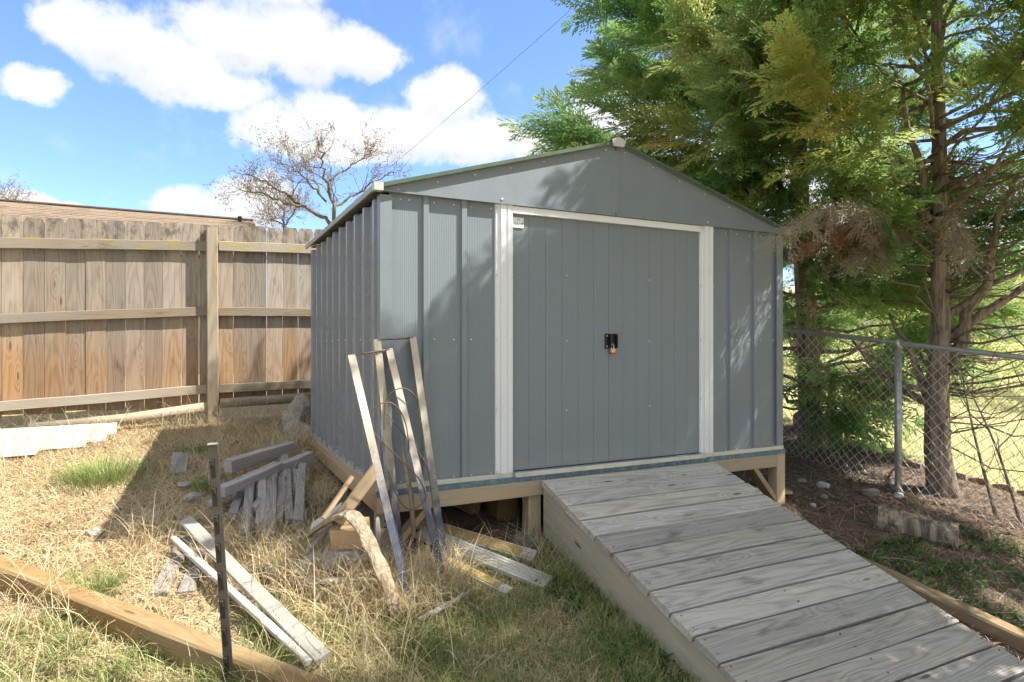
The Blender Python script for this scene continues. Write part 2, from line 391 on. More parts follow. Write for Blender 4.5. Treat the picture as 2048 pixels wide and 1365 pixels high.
def ground_mat():
    m, q, b = newmat('ground_soil'); P = q.n('ShaderNodeNewGeometry').outputs['Position']; x, y, z = q.sep(P)
    n1 = q.noise(P, 1.6, 5., .6); n2 = q.noise(P, 22., 5., .7); n3 = q.noise(P, 90., 3., .6)
    straw = q.mix(n2, (.22, .165, .10), (.46, .37, .22))
    green = q.mix(n2, (.17, .155, .08), (.36, .31, .17))
    soil = q.mix(n2, (.075, .058, .046), (.25, .20, .155))
    lawn = q.mix(n2, (.26, .27, .10), (.50, .46, .25))
    c = q.mix(q.ss(n1, .45, .65), straw, q.mix(.5, straw, soil))
    # greener in front of the shed
    gm = q.m('MULTIPLY', q.ss(q.m('ADD', y, q.m('MULTIPLY', n1, .8)), .25, -.35), q.ss(n1, .3, .6))
    c = q.mix(q.m('MULTIPLY', gm, .8), c, green)
    # soil under the shed and mulch along the chain link
    sm = q.m('MULTIPLY', q.m('MULTIPLY', q.ss(x, -.1, .15), q.ss(x, 5.6, 5.2)), q.ss(y, -.45, -.05))
    s2 = q.m('MULTIPLY', q.m('MULTIPLY', q.ss(x, 2.3, 2.6), q.ss(x, 5.6, 5.2)), q.ss(y, -4., -1.2))
    c = q.mix(q.m('MAXIMUM', sm, s2), c, soil)
    lm = q.m('MULTIPLY', q.ss(q.m('ADD', x, q.m('MULTIPLY', n1, .5)), 5.5, 5.9), 1.)
    lm2 = q.ss(y, 3.6, 4.4)
    c = q.mix(q.m('MAXIMUM', lm, lm2), c, lawn)
    S(q, b, Base_Color=c, Roughness=.95, Specular_IOR_Level=.1, Normal=q.bump(q.m('ADD', q.m('MULTIPLY', n2, .7), q.m('MULTIPLY', n3, .4)), .8, .03))
    return m
M_ground = ground_mat()

# ------------------------------------------------------------------ ground sheet
def axis(lo, hi, step, far):
    a = list(np.arange(lo, hi + 1e-6, step)); st = step; v = hi
    while v < far: st *= 1.35; v += st; a.append(v)
    st = step; v = lo
    while v > -far: st *= 1.35; v -= st; a.insert(0, v)
    return np.array(a)
ax = axis(-4.5, 8, .09, 600); ay = axis(-3, 6, .09, 600)
XX, YY = np.meshgrid(ax, ay)
def fbm(x, y):
    return (np.sin(x * 3.1 + 1.3 * np.sin(y * 2.3)) * np.cos(y * 2.7 + .7) * .5 + np.sin(x * 8.3 + y * 5.1 + 2) * .2 + np.sin(x * 17.7 - y * 13.3) * .12)
ZZ = gz(XX, YY) + .012 * fbm(XX, YY) * (np.abs(XX) < 9) * (np.abs(YY) < 9) + rng.normal(0, .003, XX.shape)
nx_, ny_ = len(ax), len(ay)
V = np.stack([XX.ravel(), YY.ravel(), ZZ.ravel()], 1)
idx = np.arange(nx_ * ny_).reshape(ny_, nx_)
a_, b_, c_, d_ = idx[:-1, :-1].ravel(), idx[:-1, 1:].ravel(), idx[1:, 1:].ravel(), idx[1:, :-1].ravel()
ground = np_mesh('ground', V, np.concatenate([np.stack([a_, b_, c_], 1), np.stack([a_, c_, d_], 1)]), M_ground, kind='structure')
ground.data.polygons.foreach_set('use_smooth', [True] * len(ground.data.polygons))

# ------------------------------------------------------------------ shed
W, DP, Z0, Z1, ZP = 3.10, 2.36, .425, 2.075, 2.548
shed = root('metal_shed', (W / 2, DP / 2, Z0), 'grey corrugated metal shed with white door trim and low gable roof', 'shed')
def ribbed(a0, a1, ribs, flip, d=.017, wr=.046, fl=.007):
    """closed (along, out) profile of a sheet with raised ribs; out is towards the viewer"""
    pts = [(a0, 0.)]
    for r in ribs: pts += [(r, 0.), (r + fl, d), (r + wr - fl, d), (r + wr, 0.)]
    pts.append((a1, 0.))
    return pts
def sheet(name, prof, z0, z1, face, mat, th=.004, z0b=None):
    mb = MB(); n = len(prof)
    def pt(a, o, z): return (a, -o, z) if face == 'front' else ((-o, a, z) if face == 'left' else ((W + o, a, z) if face == 'right' else (a, DP + o, z)))
    loop = prof + [(a, o - th) for a, o in prof[::-1]]
    vs = [pt(a, o, z0) for a, o in loop] + [pt(a, o, z1) for a, o in loop]; N_ = len(loop)
    fs = []
    for i in range(N_): fs.append((i, (i + 1) % N_, N_ + (i + 1) % N_, N_ + i))
    for i in range(n - 1): fs += [(i, i + 1, N_ - 2 - i, N_ - 1 - i), (N_ + i, N_ + i + 1, 2 * N_ - 2 - i, 2 * N_ - 1 - i)]
    return mb.add(vs, fs).build(name, mat, shed)
ZT = Z1 - .0
sheet('front_wall', ribbed(.035, .682, [.224, .460], 0), Z0, ZT, 'front', M_steel_fine)
sheet('front_wall', ribbed(2.415, 3.065, [2.575, 2.818], 0), Z0, ZT, 'front', M_steel)
ribs_l = [.075 + .24 * k for k in range(10)]
sheet('side_wall', ribbed(.03, DP - .03, ribs_l, 0, .030, .060, .010), Z0, ZT - .03, 'left', M_steel_side)
sheet('side_wall', ribbed(.03, DP - .03, ribs_l, 0, .022, .055, .009), Z0, ZT - .03, 'right', M_steel_side)
sheet('back_wall', ribbed(.03, W - .03, [.08 + .24 * k for k in range(12)], 0), Z0, ZT, 'back', M_steel)
for (cx, sx) in ((0, 1), (W, -1)):      # corner trims, folded round the corner
    for cy, sy in ((0, 1), (DP, -1)):
        e = .022
        MB().prism([(cx - sx * e, cy - sy * e), (cx + sx * .045, cy - sy * e), (cx + sx * .045, cy - sy * (e - .006)), (cx + sx * .036, cy - sy * (e - .006)),
                    (cx + sx * .036, cy + sy * .002), (cx + sx * .002, cy + sy * .036), (cx - sx * (e - .006), cy + sy * .036), (cx - sx * e, cy + sy * .045)], Z0 + .002, ZT - .022).build('corner_trim', M_steel, shed)
# floor channel
MB().box((-.024, -.026, Z0 - .012), (W + .024, -.002, Z0 + .016)).build('base_channel', M_alu, shed)
MB().box((-.027, -.001, Z0 - .012), (-.003, DP, Z0 + .02)).build('base_channel', M_alu, shed)
# gable: two sheets and a centre batten; thickness 18 mm, standing proud of the walls
for sx in (-1, 1):
    m_ = W / 2
    x0 = m_ + sx * .004; x1 = m_ + sx * (m_ + .018)
    pr = [(x0, ZT + .005), (x1, ZT + .005), (x1, ZT + .016), (x0, ZP - .006)]
    mb = MB(); vs = [(x, -.030, z) for x, z in pr] + [(x, -.010, z) for x, z in pr]
    mb.add(vs, [(0, 1, 2, 3), (7, 6, 5, 4), (0, 4, 5, 1), (1, 5, 6, 2), (2, 6, 7, 3), (3, 7, 4, 0)]).build('gable_panel', M_steel, shed)
    lip = MB().box((min(x0, x1), -.036, ZT - .006), (max(x0, x1), -.012, ZT + .0045)); lip.build('gable_lip', M_steel, shed)
    # back gable
    mb = MB(); vs = [(x, DP + .012, z) for x, z in pr] + [(x, DP + .022, z) for x, z in pr]
    mb.add(vs, [(0, 1, 2, 3), (7, 6, 5, 4), (0, 4, 5, 1), (1, 5, 6, 2), (2, 6, 7, 3), (3, 7, 4, 0)]).build('gable_panel', M_steel, shed)
    # roof slope: ribbed sheet, with green painted verge
    ex = m_ + sx * (m_ + .06); ez = ZT + .022 - (.06 - .018) * .30
    nseg = 26; ny0, ny1 = -.050, DP + .05
    vs = []; fs = []
    prof = []
    k = 0; yv = ny0
    while yv < ny1 - .05:
        prof += [(yv, 0), (yv + .19, 0), (yv + .20, .018), (yv + .235, .018), (yv + .245, 0)]; yv += .255
    prof = [p for p in prof if p[0] < ny1] + [(ny1, 0)]
    for (yy, oo) in prof:
        vs += [(m_, yy, ZP + .012 + oo), (ex, yy, ez + .006 + oo), (ex, yy, ez + oo), (m_, yy, ZP + .006 + oo)]
    for i in range(len(prof) - 1):
        for j in range(4): fs.append((4 * i + j, 4 * i + (j + 1) % 4, 4 * i + 4 + (j + 1) % 4, 4 * i + 4 + j))
    fs += [(0, 1, 2, 3), tuple(4 * (len(prof) - 1) + j for j in (3, 2, 1, 0))]
    roof = MB().add(vs, fs).build('roof_sheet', M_roof, shed)
    dxr, dzr = ex - m_, ez - ZP
    def P_(q, y, o): return (m_ + dxr * q, y, ZP + dzr * q + o)
    vs = [P_(.012, -.062, .0175), P_(1., -.062, .0125), P_(1., -.062, -.010), P_(.012, -.062, -.004), P_(.012, -.052, .0175), P_(1., -.052, .0125), P_(1., -.052, -.010), P_(.012, -.052, -.004)]
    MB().add(vs, [(0, 1, 2, 3), (7, 6, 5, 4), (0, 4, 5, 1), (1, 5, 6, 2), (2, 6, 7, 3), (3, 7, 4, 0)]).build('roof_verge', M_green, shed)
    # fold under the verge back to the gable
    vs = [P_(.01, -.052, -.0075), P_(.99, -.052, -.0125), P_(.99, -.031, -.0125), P_(.01, -.031, -.0075), P_(.01, -.052, -.0035), P_(.99, -.052, -.0085), P_(.99, -.031, -.0085), P_(.01, -.031, -.0035)]
    MB().add(vs, [(0, 1, 2, 3), (7, 6, 5, 4), (0, 4, 5, 1), (1, 5, 6, 2), (2, 6, 7, 3), (3, 7, 4, 0)]).build('roof_soffit', M_steel, shed)
    # eave trim along the side
    xo = ex + sx * .004
    MB().prism([(xo, ny0), (xo - sx * .012, ny0), (xo - sx * .012, ny1), (xo, ny1)], ez - .016, ez + .016).build('eave_trim', M_roof, shed)
    cx = ex - sx * .02
    MB().prism([(cx - .026, -.068), (cx + .026, -.068), (cx + .026, -.02), (cx - .026, -.02)], ez - .020, ez + .024).build('eave_cap', M_cap, shed)
MB().prism([(W / 2 - .012, -.034), (W / 2 + .028, -.034), (W / 2 + .033, -.0302), (W / 2 - .017, -.0302)], ZT + .01, ZP - .045).build('gable_batten', M_steel, shed)
MB().add([(W / 2 - .055, -.072, ZP + .012), (W / 2 + .055, -.072, ZP + .012), (W / 2 + .04, -.072, ZP - .03), (W / 2 - .04, -.072, ZP - .03), (W / 2, -.072, ZP + .032),
          (W / 2 - .055, DP + .08, ZP + .012), (W / 2 + .055, DP + .08, ZP + .012), (W / 2 + .04, -.05, ZP - .028), (W / 2 - .04, -.05, ZP - .028), (W / 2, DP + .08, ZP + .032)],
         [(3, 2, 1, 4, 0), (0, 4, 9, 5), (4, 1, 6, 9), (2, 3, 8, 7), (1, 2, 7), (0, 8, 3), (5, 9, 6)]).build('ridge_cap', M_cap, shed)
# door frame: ribbed white jambs, white header
for (a, c) in ((.684, .798), (2.298, 2.413)):
    d = .024
    pf = [(a, -.004), (a + .004, -.012), (a + .030, -.012), (a + .034, -d), (a + .066, -d), (a + .070, -d + .007), (a + .078, -d + .007), (a + .082, -d), (c - .004, -d), (c, -d + .004), (c, .03), (a, .03)]
    MB().prism(pf, Z0 + .002, ZT - .004).build('door_jamb', M_white, shed)
MB().prism([(.799, -.020), (2.297, -.020), (2.297, .012), (.799, .012)], 2.030, 2.066).build('door_header', M_white, shed)
MB().prism([(.799, -.027), (2.297, -.027), (2.297, .010), (.799, .010)], 2.022, 2.0295).build('header_lip', M_white, shed)
MB().prism([(.799, .03), (2.297, .03), (2.297, .06), (.799, .06)], Z0, 2.06).build('door_backing', M_black, shed)
mb = MB()
# doors made of narrow panels
def door(x0, x1, n_, yo, nm):
    d_o = MB().prism([(x0, yo + .004), (x1, yo + .004), (x1, yo + .018), (x0, yo + .018)], Z0 + .02, 2.021).build('door', M_steel, shed)
    pw = (x1 - x0) / n_
    for k in range(n_):
        a, c = x0 + k * pw, x0 + (k + 1) * pw
        MB().prism([(a + .0002, yo + .0036), (a + .0012, yo + .0018), (c - .0015, yo + .0006), (c - .0002, yo + .0036)], Z0 + .021, 2.020).build('door_panel', M_steel, d_o)
    return d_o
dl = door(.80, 1.5165, 6, .0002, 'l'); dr = door(1.5175, 2.296, 7, .0006, 'r')
# black handles
for (x, door_o) in ((1.488, dl), (1.545, dr)):
    wq = .036 if x < 1.5 else .030
    MB().box((x - .004, -.006, 1.193), (x + wq, -.0025, 1.292)).build('handle_plate', M_black, door_o)
    MB().box((x + wq - .012, -.030, 1.197), (x + wq - .004, -.0062, 1.288)).build('handle_grip', M_black, door_o)
mb = MB()
for z in (1.208, 1.277): mb.tube([(1.498, -.0061, z), (1.498, -.0095, z)], .0045, 8)
mb.build('handle_screws', M_zinc, dl, kind='stuff')
# sign plate with lettering
sg = MB().box((.806, -.0052, 1.938), (.880, -.0026, 2.002)).build('sign_plate', M_white, shed)
def text(s, size, loc, mat, parent, name='lettering'):
    cu = bpy.data.curves.new('txt', 'FONT'); cu.body = s; cu.size = size; cu.align_x = 'CENTER'; cu.extrude = .0004
    ob = bpy.data.objects.new('txt', cu); col.objects.link(ob); bpy.context.view_layer.update()
    me = bpy.data.meshes.new_from_object(ob.evaluated_get(bpy.context.evaluated_depsgraph_get())); bpy.data.objects.remove(ob)
    me.materials.clear(); me.materials.append(mat)
    return link(bpy.data.objects.new(name, me), parent, Matrix.Translation(loc) @ Matrix.Rotation(R(90), 4, 'X'))
text('ARROW', .0185, (.8425, -.0058, 1.957), M_ink, sg)
MB().tube([(.843 + .008 * math.cos(a), -.0056, 1.986 + .008 * math.sin(a)) for a in [R(-30 + 24 * k) for k in range(11)]], .0012, 5).build('sign_emblem', M_ink, sg)
MB().add([(.868, -.0056, 1.968), (.877, -.0056, 1.975), (.876, -.0056, 1.961)], [(0, 1, 2)]).build('sign_emblem', M_ink, sg)
# threshold track
MB().prism([(.80, -.055), (2.31, -.055), (2.31, -.0262), (.80, -.0262)], Z0 - .010, Z0 + .018).build('door_track', M_alu, shed)
# screws
mb = MB()
def screw(p, axis_, r=.006):
    p = Vector(p); a = Vector(axis_); mb.tube([p, p + a * .003, p + a * .0055], [r, r, r * .5], 7)
for z in (2.04, 1.25, .445):
    for s in ((.055, .10, .15, .30, .42, .53, .66) if z != 1.25 else (.30, .42, .53)): screw((s, -.001, z), (0, -1, 0))
    for s in (2.43, 2.55, 2.66, 2.79, 2.90, 3.04): screw((s, -.001, z), (0, -1, 0))
for z in (.45, .83, 1.25, 1.64, 2.045):
    screw((.694, -.012, z), (0, -1, 0)); screw((.793, -.024, z), (0, -1, 0)); screw((2.305, -.012, z), (0, -1, 0)); screw((2.408, -.024, z), (0, -1, 0))
for z in (.80, 1.245, 1.66):
    for s in (1.19, 1.85): screw((s, -.0025, z), (0, -1, 0), .005)
for q in np.linspace(.05, .95, 7):
    for sx in (-1, 1):
        screw((W / 2 + sx * q * W / 2, -.030, ZP - .03 - .47 * q * .965), (0, -1, 0))
for s in (.72, 2.35): screw((s, -.030, ZT + .02), (0, -1, 0), .008)
for k in range(10):
    for o in (-.03, .085): screw((-.001, min(DP - .05, ribs_l[k] + o), 1.25), (-1, 0, 0), .005)
    screw((-.022, ribs_l[k] + .027, ZT - .06), (-1, 0, 0), .007)
for k in range(5): screw((.86 + .3 * k + .04 * (k % 2), -.055, Z0 + .005), (0, -1, 0), .005)
mb.build('screws', M_zinc, shed, kind='stuff')

lock = root('padlock', (1.531, -.02, 1.155), 'small brass padlock with red base hanging from the black shed door handles', 'padlock')
MB().box((1.518, -.030, 1.168), (1.549, -.012, 1.192)).build('lock_body', plain('brass', (.62, .42, .30), .4, .5), lock)
MB().box((1.516, -.032, 1.156), (1.551, -.010, 1.1678)).build('lock_base', plain('red_plastic', (.45, .04, .03), .5), lock)
MB().tube([(1.524, -.021, 1.190), (1.524, -.021, 1.215), (1.533, -.021, 1.226), (1.543, -.021, 1.215), (1.543, -.021, 1.190)], .003, 6).build('shackle', M_zinc, lock)

# ------------------------------------------------------------------ platform under the shed
pf = root('shed_platform', (W / 2, DP / 2, .1), 'pale pine platform on short posts holding up the grey shed', 'platform')
PX0, PX1, PY0 = -.045, W + .03, -.040
MB().box((PX0, PY0 + .012, .379), (PX1, DP + .03, .4125)).build('plywood_deck', M_frame, pf)
MB().box((PX0 + .002, PY0 + .002, .380), (PX1 - .002, PY0 + .0115, .4120)).build('plywood_edge', M_blue, pf)
board('rim_joist', (PX0 + .0, PY0 + .019, .332), (PX1 - .092, PY0 + .019, .332), .038, .092, M_frame, pf, seg=8)
board('rim_joist', (PX0 + .019, PY0 + .04, .332), (PX0 + .019, DP + .02, .332), .038, .092, M_frame, pf, seg=8)
board('rim_joist', (PX1 - .019, PY0 + .1, .332), (PX1 - .019, DP + .02, .332), .038, .092, M_frame, pf, seg=8)
board('rim_joist', (PX0 + .04, DP + .01, .332), (PX1 - .04, DP + .01, .332), .038, .092, M_frame, pf, seg=8)
for k in range(5): board('floor_joist', (.5 + .5 * k, PY0 + .04, .333), (.5 + .5 * k, DP - .01, .333), .038, .088, M_frame, pf, seg=2)
for (x, y, top) in ((PX0 + .06, PY0 + .085, .285), (.955, .03, .285), (PX1 - .046, PY0 + .046, .378), (PX0 + .06, DP - .05, .37), (PX1 - .05, DP - .05, .37), (2.3, .03, .285)):
    board('post', (x, y, g1(x, y) - .06), (x, y, top), .089, .089, M_frame, pf, up=(0, 1, 0), seg=3)
board('brace', (PX1 - .32, PY0 + .05, .30), (PX1 - .075, PY0 + .05, .02), .089, .038, M_fresh, pf, up=(0, 1, 0), roll=R(90), seg=3)
board('brace', (PX0 + .32, PY0 + .085, .29), (PX0 + .10, PY0 + .085, .06), .089, .038, M_fresh, pf, up=(0, 1, 0), roll=R(90), seg=3)
mb = MB()
for z in (.20, .235): mb.tube([(PX0 + .058, PY0 + .0402, z), (PX0 + .058, PY0 + .037, z)], .006, 8)
mb.build('bolt_heads', M_black, pf, kind='stuff')

# ------------------------------------------------------------------ ramp
ramp = root('wooden_ramp', (1.67, -1.1, -.1), 'weathered grey plank ramp sloping down from the shed door', 'ramp')
RS = .308; RX0, RX1 = .985, 2.365; RL = 1.553; ca = 1 / math.sqrt(1 + RS * RS)
PW = .1555; NPL = 15
for k in range(NPL):
    d = (k + .5) * PW * ca; y = -.062 - d; z = .389 - RS * d - .019
    j = (random.random() - .5) * .012; j2 = (random.random() - .5) * .014
    pl = board('plank', (RX0 - .012 + j, y, z), (RX1 + .012 + j2, y, z), PW - .009 - .006 * random.random(), .036, M_deck, ramp, up=(0, -RS * ca * -1 * -1, ca), ch=.004, seg=6, warp=.0025, rough_end=.005)
mb = MB()
for k in range(NPL):
    for o in (-.04, .04):
        for x in (RX0 + .02, RX1 - .02, 1.66):
            d = (k + .5) * PW * ca + o * ca; mb.tube([(x + .01 * random.random(), -.062 - d, .389 - RS * d - .003), (x + .01 * random.random(), -.0615 - d, .389 - RS * d + .0006)], .0038, 6)
mb.build('nail_heads', M_rust, ramp, kind='stuff')
for x in (RX0 + .022, 1.67, RX1 - .022):
    L_ = NPL * PW * ca
    vs = []
    def zt(d): return .389 - RS * d - .040
    for d in (0.0, .35, L_ * .5, L_):
        dd = d; h = .286 / ca if d < L_ - .01 else .06
        for xx in (x - .019, x + .019): vs += [(xx, -.062 - dd, zt(dd)), (xx, -.062 - dd, zt(dd) - h)]
    fs = []
    for i in range(3):
        o = 4 * i; fs += [(o, o + 4, o + 5, o + 1), (o + 2, o + 3, o + 7, o + 6), (o, o + 2, o + 6, o + 4), (o + 1, o + 5, o + 7, o + 3)]
    fs += [(0, 1, 3, 2), (12, 14, 15, 13)]
    # rotate so that the grain runs along local X
    Mx = frame((x, -.062, .35), (x, -.062 - 1, .35 - RS))
    inv = Mx.inverted(); vs = [inv @ Vector(v) for v in vs]
    MB().add(vs, fs).build('side_board', M_side, ramp, Mx)

# ------------------------------------------------------------------ board fence
FN = 3.31
fence = root('board_fence', (-.8, FN, .5), 'weathered dog-eared picket fence of vertical boards with long rails left of the shed', 'fence')
def ftop(s): return 2.318 + (s + 2.44) * .036
def fbase(s): return .62 + (s + 2.44) * .02
s = -2.96; k = 0
while s < .95:
    wdt = .1465 + .004 * random.random(); z0 = fbase(s) - .03 * random.random(); z1 = ftop(s) + .012 * (random.random() - .5)
    L_ = z1 - z0; e = .014; hw = wdt / 2; th = .016
    rr = random.Random(k); rings = []
    ln = (rr.random() - .5) * .005
    prof = [(0, hw), (L_ * .33, hw + .001), (L_ * .66, hw), (L_ - .04, hw), (L_ - .012, hw - e * .75), (L_, hw - e * 1.5)]
    bw = (rr.random() - .5) * .008
    for (xx, hh) in prof:
        q = xx / L_; o = ln * q; bz = bw * 4 * q * (1 - q)
        rings.append([(xx, -hh + o, bz - th / 2), (xx, hh + o, bz - th / 2), (xx, hh + o, bz + th / 2), (xx, -hh + o, bz + th / 2)])
    MB().sweep(rings).build('picket', M_picket, fence, frame((s, FN + .012 + .004 * rr.random(), z0), (s, FN + .012, z1), (0, -1, 0)))
    s += .1508 + .002 * random.random(); k += 1
def rail(a, za, b, zb, h, mat=M_rail, th=.042): board('rail', (a, FN - .022, za), (b, FN - .022, zb), th, h, mat, fence, seg=8, warp=.004)
rail(-3.0, 2.05, -.85, 2.162, .092, M_raillich); rail(-.742, 2.17, .95, 2.22, .092, M_raillich)
rail(-3.0, 1.40, -.85, 1.535, .085); rail(-.742, 1.535, .95, 1.545, .085)
rail(-3.0, .665, -.85, .79, .085); rail(-.742, .79, .95, .835, .085)
board('post', (-.796, FN - .05, .30), (-.803, FN - .05, 2.335), .100, .105, M_rail, fence, up=(0, -1, 0), seg=6, ch=.008)
board('post', (1.05, FN - .05, .30), (1.05, FN - .05, 2.42), .100, .105, M_rail, fence, up=(0, -1, 0), seg=6, ch=.008)

def gboard(name, label, cat, p0, p1, wd, h, mat, group=None, **kw):
    o = board(name, p0, p1, wd, h, mat, None, **kw); return prop(o, label, cat, group)
def rod(name, label, cat, pts, rad, mat, sides=9, group=None, lump=0.):
    o0 = Vector(pts[0]); mb = MB().tube([Vector(p) - o0 for p in pts], rad, sides, lump)
    return mb.build(name, mat, None, Matrix.Translation(o0), True, label=label, cat=cat, group=group)

rod('fence_pole', 'round pale pole lying along the fence foot between white panels and post', 'pole', [(-2.2, 3.2, .50), (-1.5, 3.2, .545), (-.87, 3.2, .625)], [.048, .05, .045], M_rail)
rod('fence_pole', 'round pale pole lying along the fence foot between post and shed', 'pole', [(-.73, 3.2, .655), (-.2, 3.21, .67), (.45, 3.21, .70)], [.045, .048, .045], M_rail)

# white vinyl panels by the fence
for i, (y, h, L0, L1, tilt) in enumerate(((3.02, .055, -3.3, -1.56, .30), (2.90, .03, -3.3, -1.62, .22), (2.78, .02, -3.3, -1.75, .12), (2.64, .012, -3.3, -2.05, .05))):
    lab = ['white ridged vinyl panel leaning highest against the fence foot', 'white ridged vinyl panel second down from the fence foot', 'white ridged vinyl panel lying third from the fence', 'short white vinyl panel lying flat nearest the straw lawn'][i]
    p = root('vinyl_siding', (L0, y, g1(-2, y)), lab, 'panel', 'white vinyl panels by the fence')
    zA, zB = g1(L0, y) + h, g1(L1, y) + h
    rings = []
    for q in (0, .5, 1):
        x = L0 + (L1 - L0) * q; zz = zA + (zB - zA) * q + .01 * math.sin(3 * q + i)
        sec = [(-.07, 0), (-.055, .012), (-.02, .012), (-.012, .004), (.012, .004), (.02, .012), (.055, .012), (.07, 0), (.07, -.004), (-.07, -.004)]
        rings.append([(x, y + a * math.cos(tilt * 2.2) , zz + .02 + a * math.sin(tilt * 2.2) + b * 1.) for a, b in sec])
    MB().sweep(rings).build('panel_sheet', M_sheet, p)

# landscape timbers
gboard('landscape_timber', 'square brown landscape timber lying diagonally in the foreground lawn', 'timber', (-2.2, .853, .172), (-.25, -1.33, -.165), .105, .135, M_timber, ch=.010, seg=10, warp=.004)
gboard('landscape_timber', 'brown landscape timber lying in the dirt right of the ramp', 'timber', (2.66, -.35, -.045), (2.80, -2.35, -.36), .10, .12, M_timber, ch=.010, seg=10, warp=.004)

# black notched stake
st = root('fence_stake', onz(-.80, -.775, 0), 'black notched steel fence stake standing upright in the foreground', 'stake')
sb = Vector((-.801, -.842, -.35)); stp = Vector((-.875, -.795, .840)); Ms = frame(sb, stp, (-.2, -1, 0)); Ls = (stp - sb).length
MB().sweep([[(x, -.016, 0.), (x, -.016, -.013), (x, -.013, -.013), (x, -.013, -.004), (x, .013, -.004), (x, .013, -.013), (x, .016, -.013), (x, .016, 0)][::-1] for x in (0, Ls)]).build('stake_channel', M_stake, st, Ms)
MB().box((Ls - .003, -.018, -.015), (Ls + .003, .018, .003)).build('stake_cap', M_zinc, st, Ms)
for k in range(9):
    x = Ls - .06 - .108 * k
    if x < .1: break
    MB().box((x - .070, -.004, .0004), (x + .002, .011, .0012)).build('slot_shade_patch', M_black, st, Ms)  # raised black patch, the shade of the punched recess put into its colour
    MB().add([(x, .000, .001), (x, .012, .001), (x - .030, .012, .001), (x - .030, .000, .001), (x - .002, .001, .015), (x - .002, .011, .015), (x - .020, .011, .010), (x - .020, .001, .010)],
             [(4, 5, 6, 7), (0, 1, 5, 4), (1, 2, 6, 5), (2, 3, 7, 6), (3, 0, 4, 7)]).build('lug', M_stake, st, Ms)

# two long pale boards in the straw
gboard('painted_plank', 'long pale grey plank lying diagonally across the straw behind the stake', 'plank', (-.985, .60, .215), (-.470, -.86, -.045), .066, .024, M_whiteboard, roll=R(20), warp=.002)
gboard('painted_plank', 'long white painted plank beside the grey one, tip resting near the timber', 'plank', (-1.045, .47, .155), (-.520, -.85, -.055), .040, .022, M_whiteboard, roll=R(-8), warp=.004)
gboard('weathered_plank', 'half-buried weathered plank in the straw, longer one beside the timber', 'plank', (-1.10, .02, .008), (-.985, .62, .10), .085, .03, M_grey)
gboard('weathered_plank', 'half-buried weathered plank in the straw, shorter one under the white planks', 'plank', (-.98, -.02, .008), (-.90, .42, .075), .075, .03, M_grey)
gboard('block', 'small dark wooden block with screw heads standing in the shaded straw', 'block', onz(-1.06, 1.86, -.02), onz(-1.04, 1.92, .13), .11, .03, M_grey, up=(0, -1, 0))

# pile of grey lumber
LP = [((-.68, .40, .10), (-.60, 1.18, .265), .05, .06, 'leftmost upright grey stick in the lumber pile'),
      ((-.60, .52, .125), (-.52, 1.25, .28), .045, .05, 'second grey stick from the left in the lumber pile'),
      ((-.552, .39, .115), (-.44, 1.33, .30), .060, .045, 'pale straight stick in the middle of the grey lumber pile'),
      ((-.50, .49, .125), (-.33, 1.60, .33), .05, .05, 'long dark stick rising behind the pale one in the lumber pile'),
      ((-.43, .53, .125), (-.36, 1.25, .28), .05, .05, 'dark grey stick second from the right in the lumber pile'),
      ((-.39, .48, .12), (-.24, 1.38, .295), .05, .055, 'rightmost upright grey stick in the lumber pile'),
      ((-.65, .62, .09), (-.66, 1.2, .18), .06, .04, 'low shaded stick under the left end of the lumber pile'),
      ((-.47, .60, .09), (-.47, 1.2, .20), .06, .04, 'low shaded stick under the middle of the lumber pile')]
for (a, c, w1, w2, lab) in LP: gboard('lumber_stick', lab, 'lumber', (a[0], a[1], a[2] + .02), (c[0], c[1], c[2] + .03), w1 + .008, w2 + .01, M_grey, 'sticks of the grey lumber pile', roll=R(random.uniform(-12, 12)), warp=.004, rough_end=.01)
gboard('lumber_stick', 'thick grey beam lying across the back of the lumber pile', 'lumber', (-.735, 1.40, .362), (-.262, 1.72, .42), .085, .085, M_grey, 'beams across the lumber pile', warp=.004, rough_end=.006)
gboard('lumber_stick', 'grey beam lying across the front of the lumber pile', 'lumber', (-.80, .93, .285), (-.41, 1.30, .355), .088, .06, M_grey, 'beams across the lumber pile', warp=.004, rough_end=.006)
gboard('lumber_stick', 'short grey beam end poking out right of the lumber pile', 'lumber', (-.40, 1.30, .335), (-.165, 1.48, .372), .075, .085, M_grey, 'beams across the lumber pile', warp=.004, rough_end=.006)

for (a, c, w1, w2, lab) in (((-.74, .78, .16), (-.62, 1.42, .25), .05, .045, 'dark stick at the far left flank of the lumber pile'),
        ((-.62, .70, .20), (-.40, 1.36, .30), .04, .05, 'slanting dark stick crossing behind the pale one in the lumber pile'),
        ((-.34, .62, .15), (-.30, 1.30, .30), .045, .045, 'narrow stick near the right end of the lumber pile'),
        ((-.20, .86, .15), (-.36, 1.10, .26), .07, .03, 'short flat scrap leaning at the right foot of the lumber pile'),
        ((-.86, 1.02, .20), (-.70, 1.14, .26), .08, .03, 'short pale scrap at the left end of the front beam')):
    gboard('lumber_stick', lab, 'lumber', a, c, w1, w2, M_grey, 'sticks of the grey lumber pile', roll=R(random.uniform(-20, 20)), warp=.005, rough_end=.02)

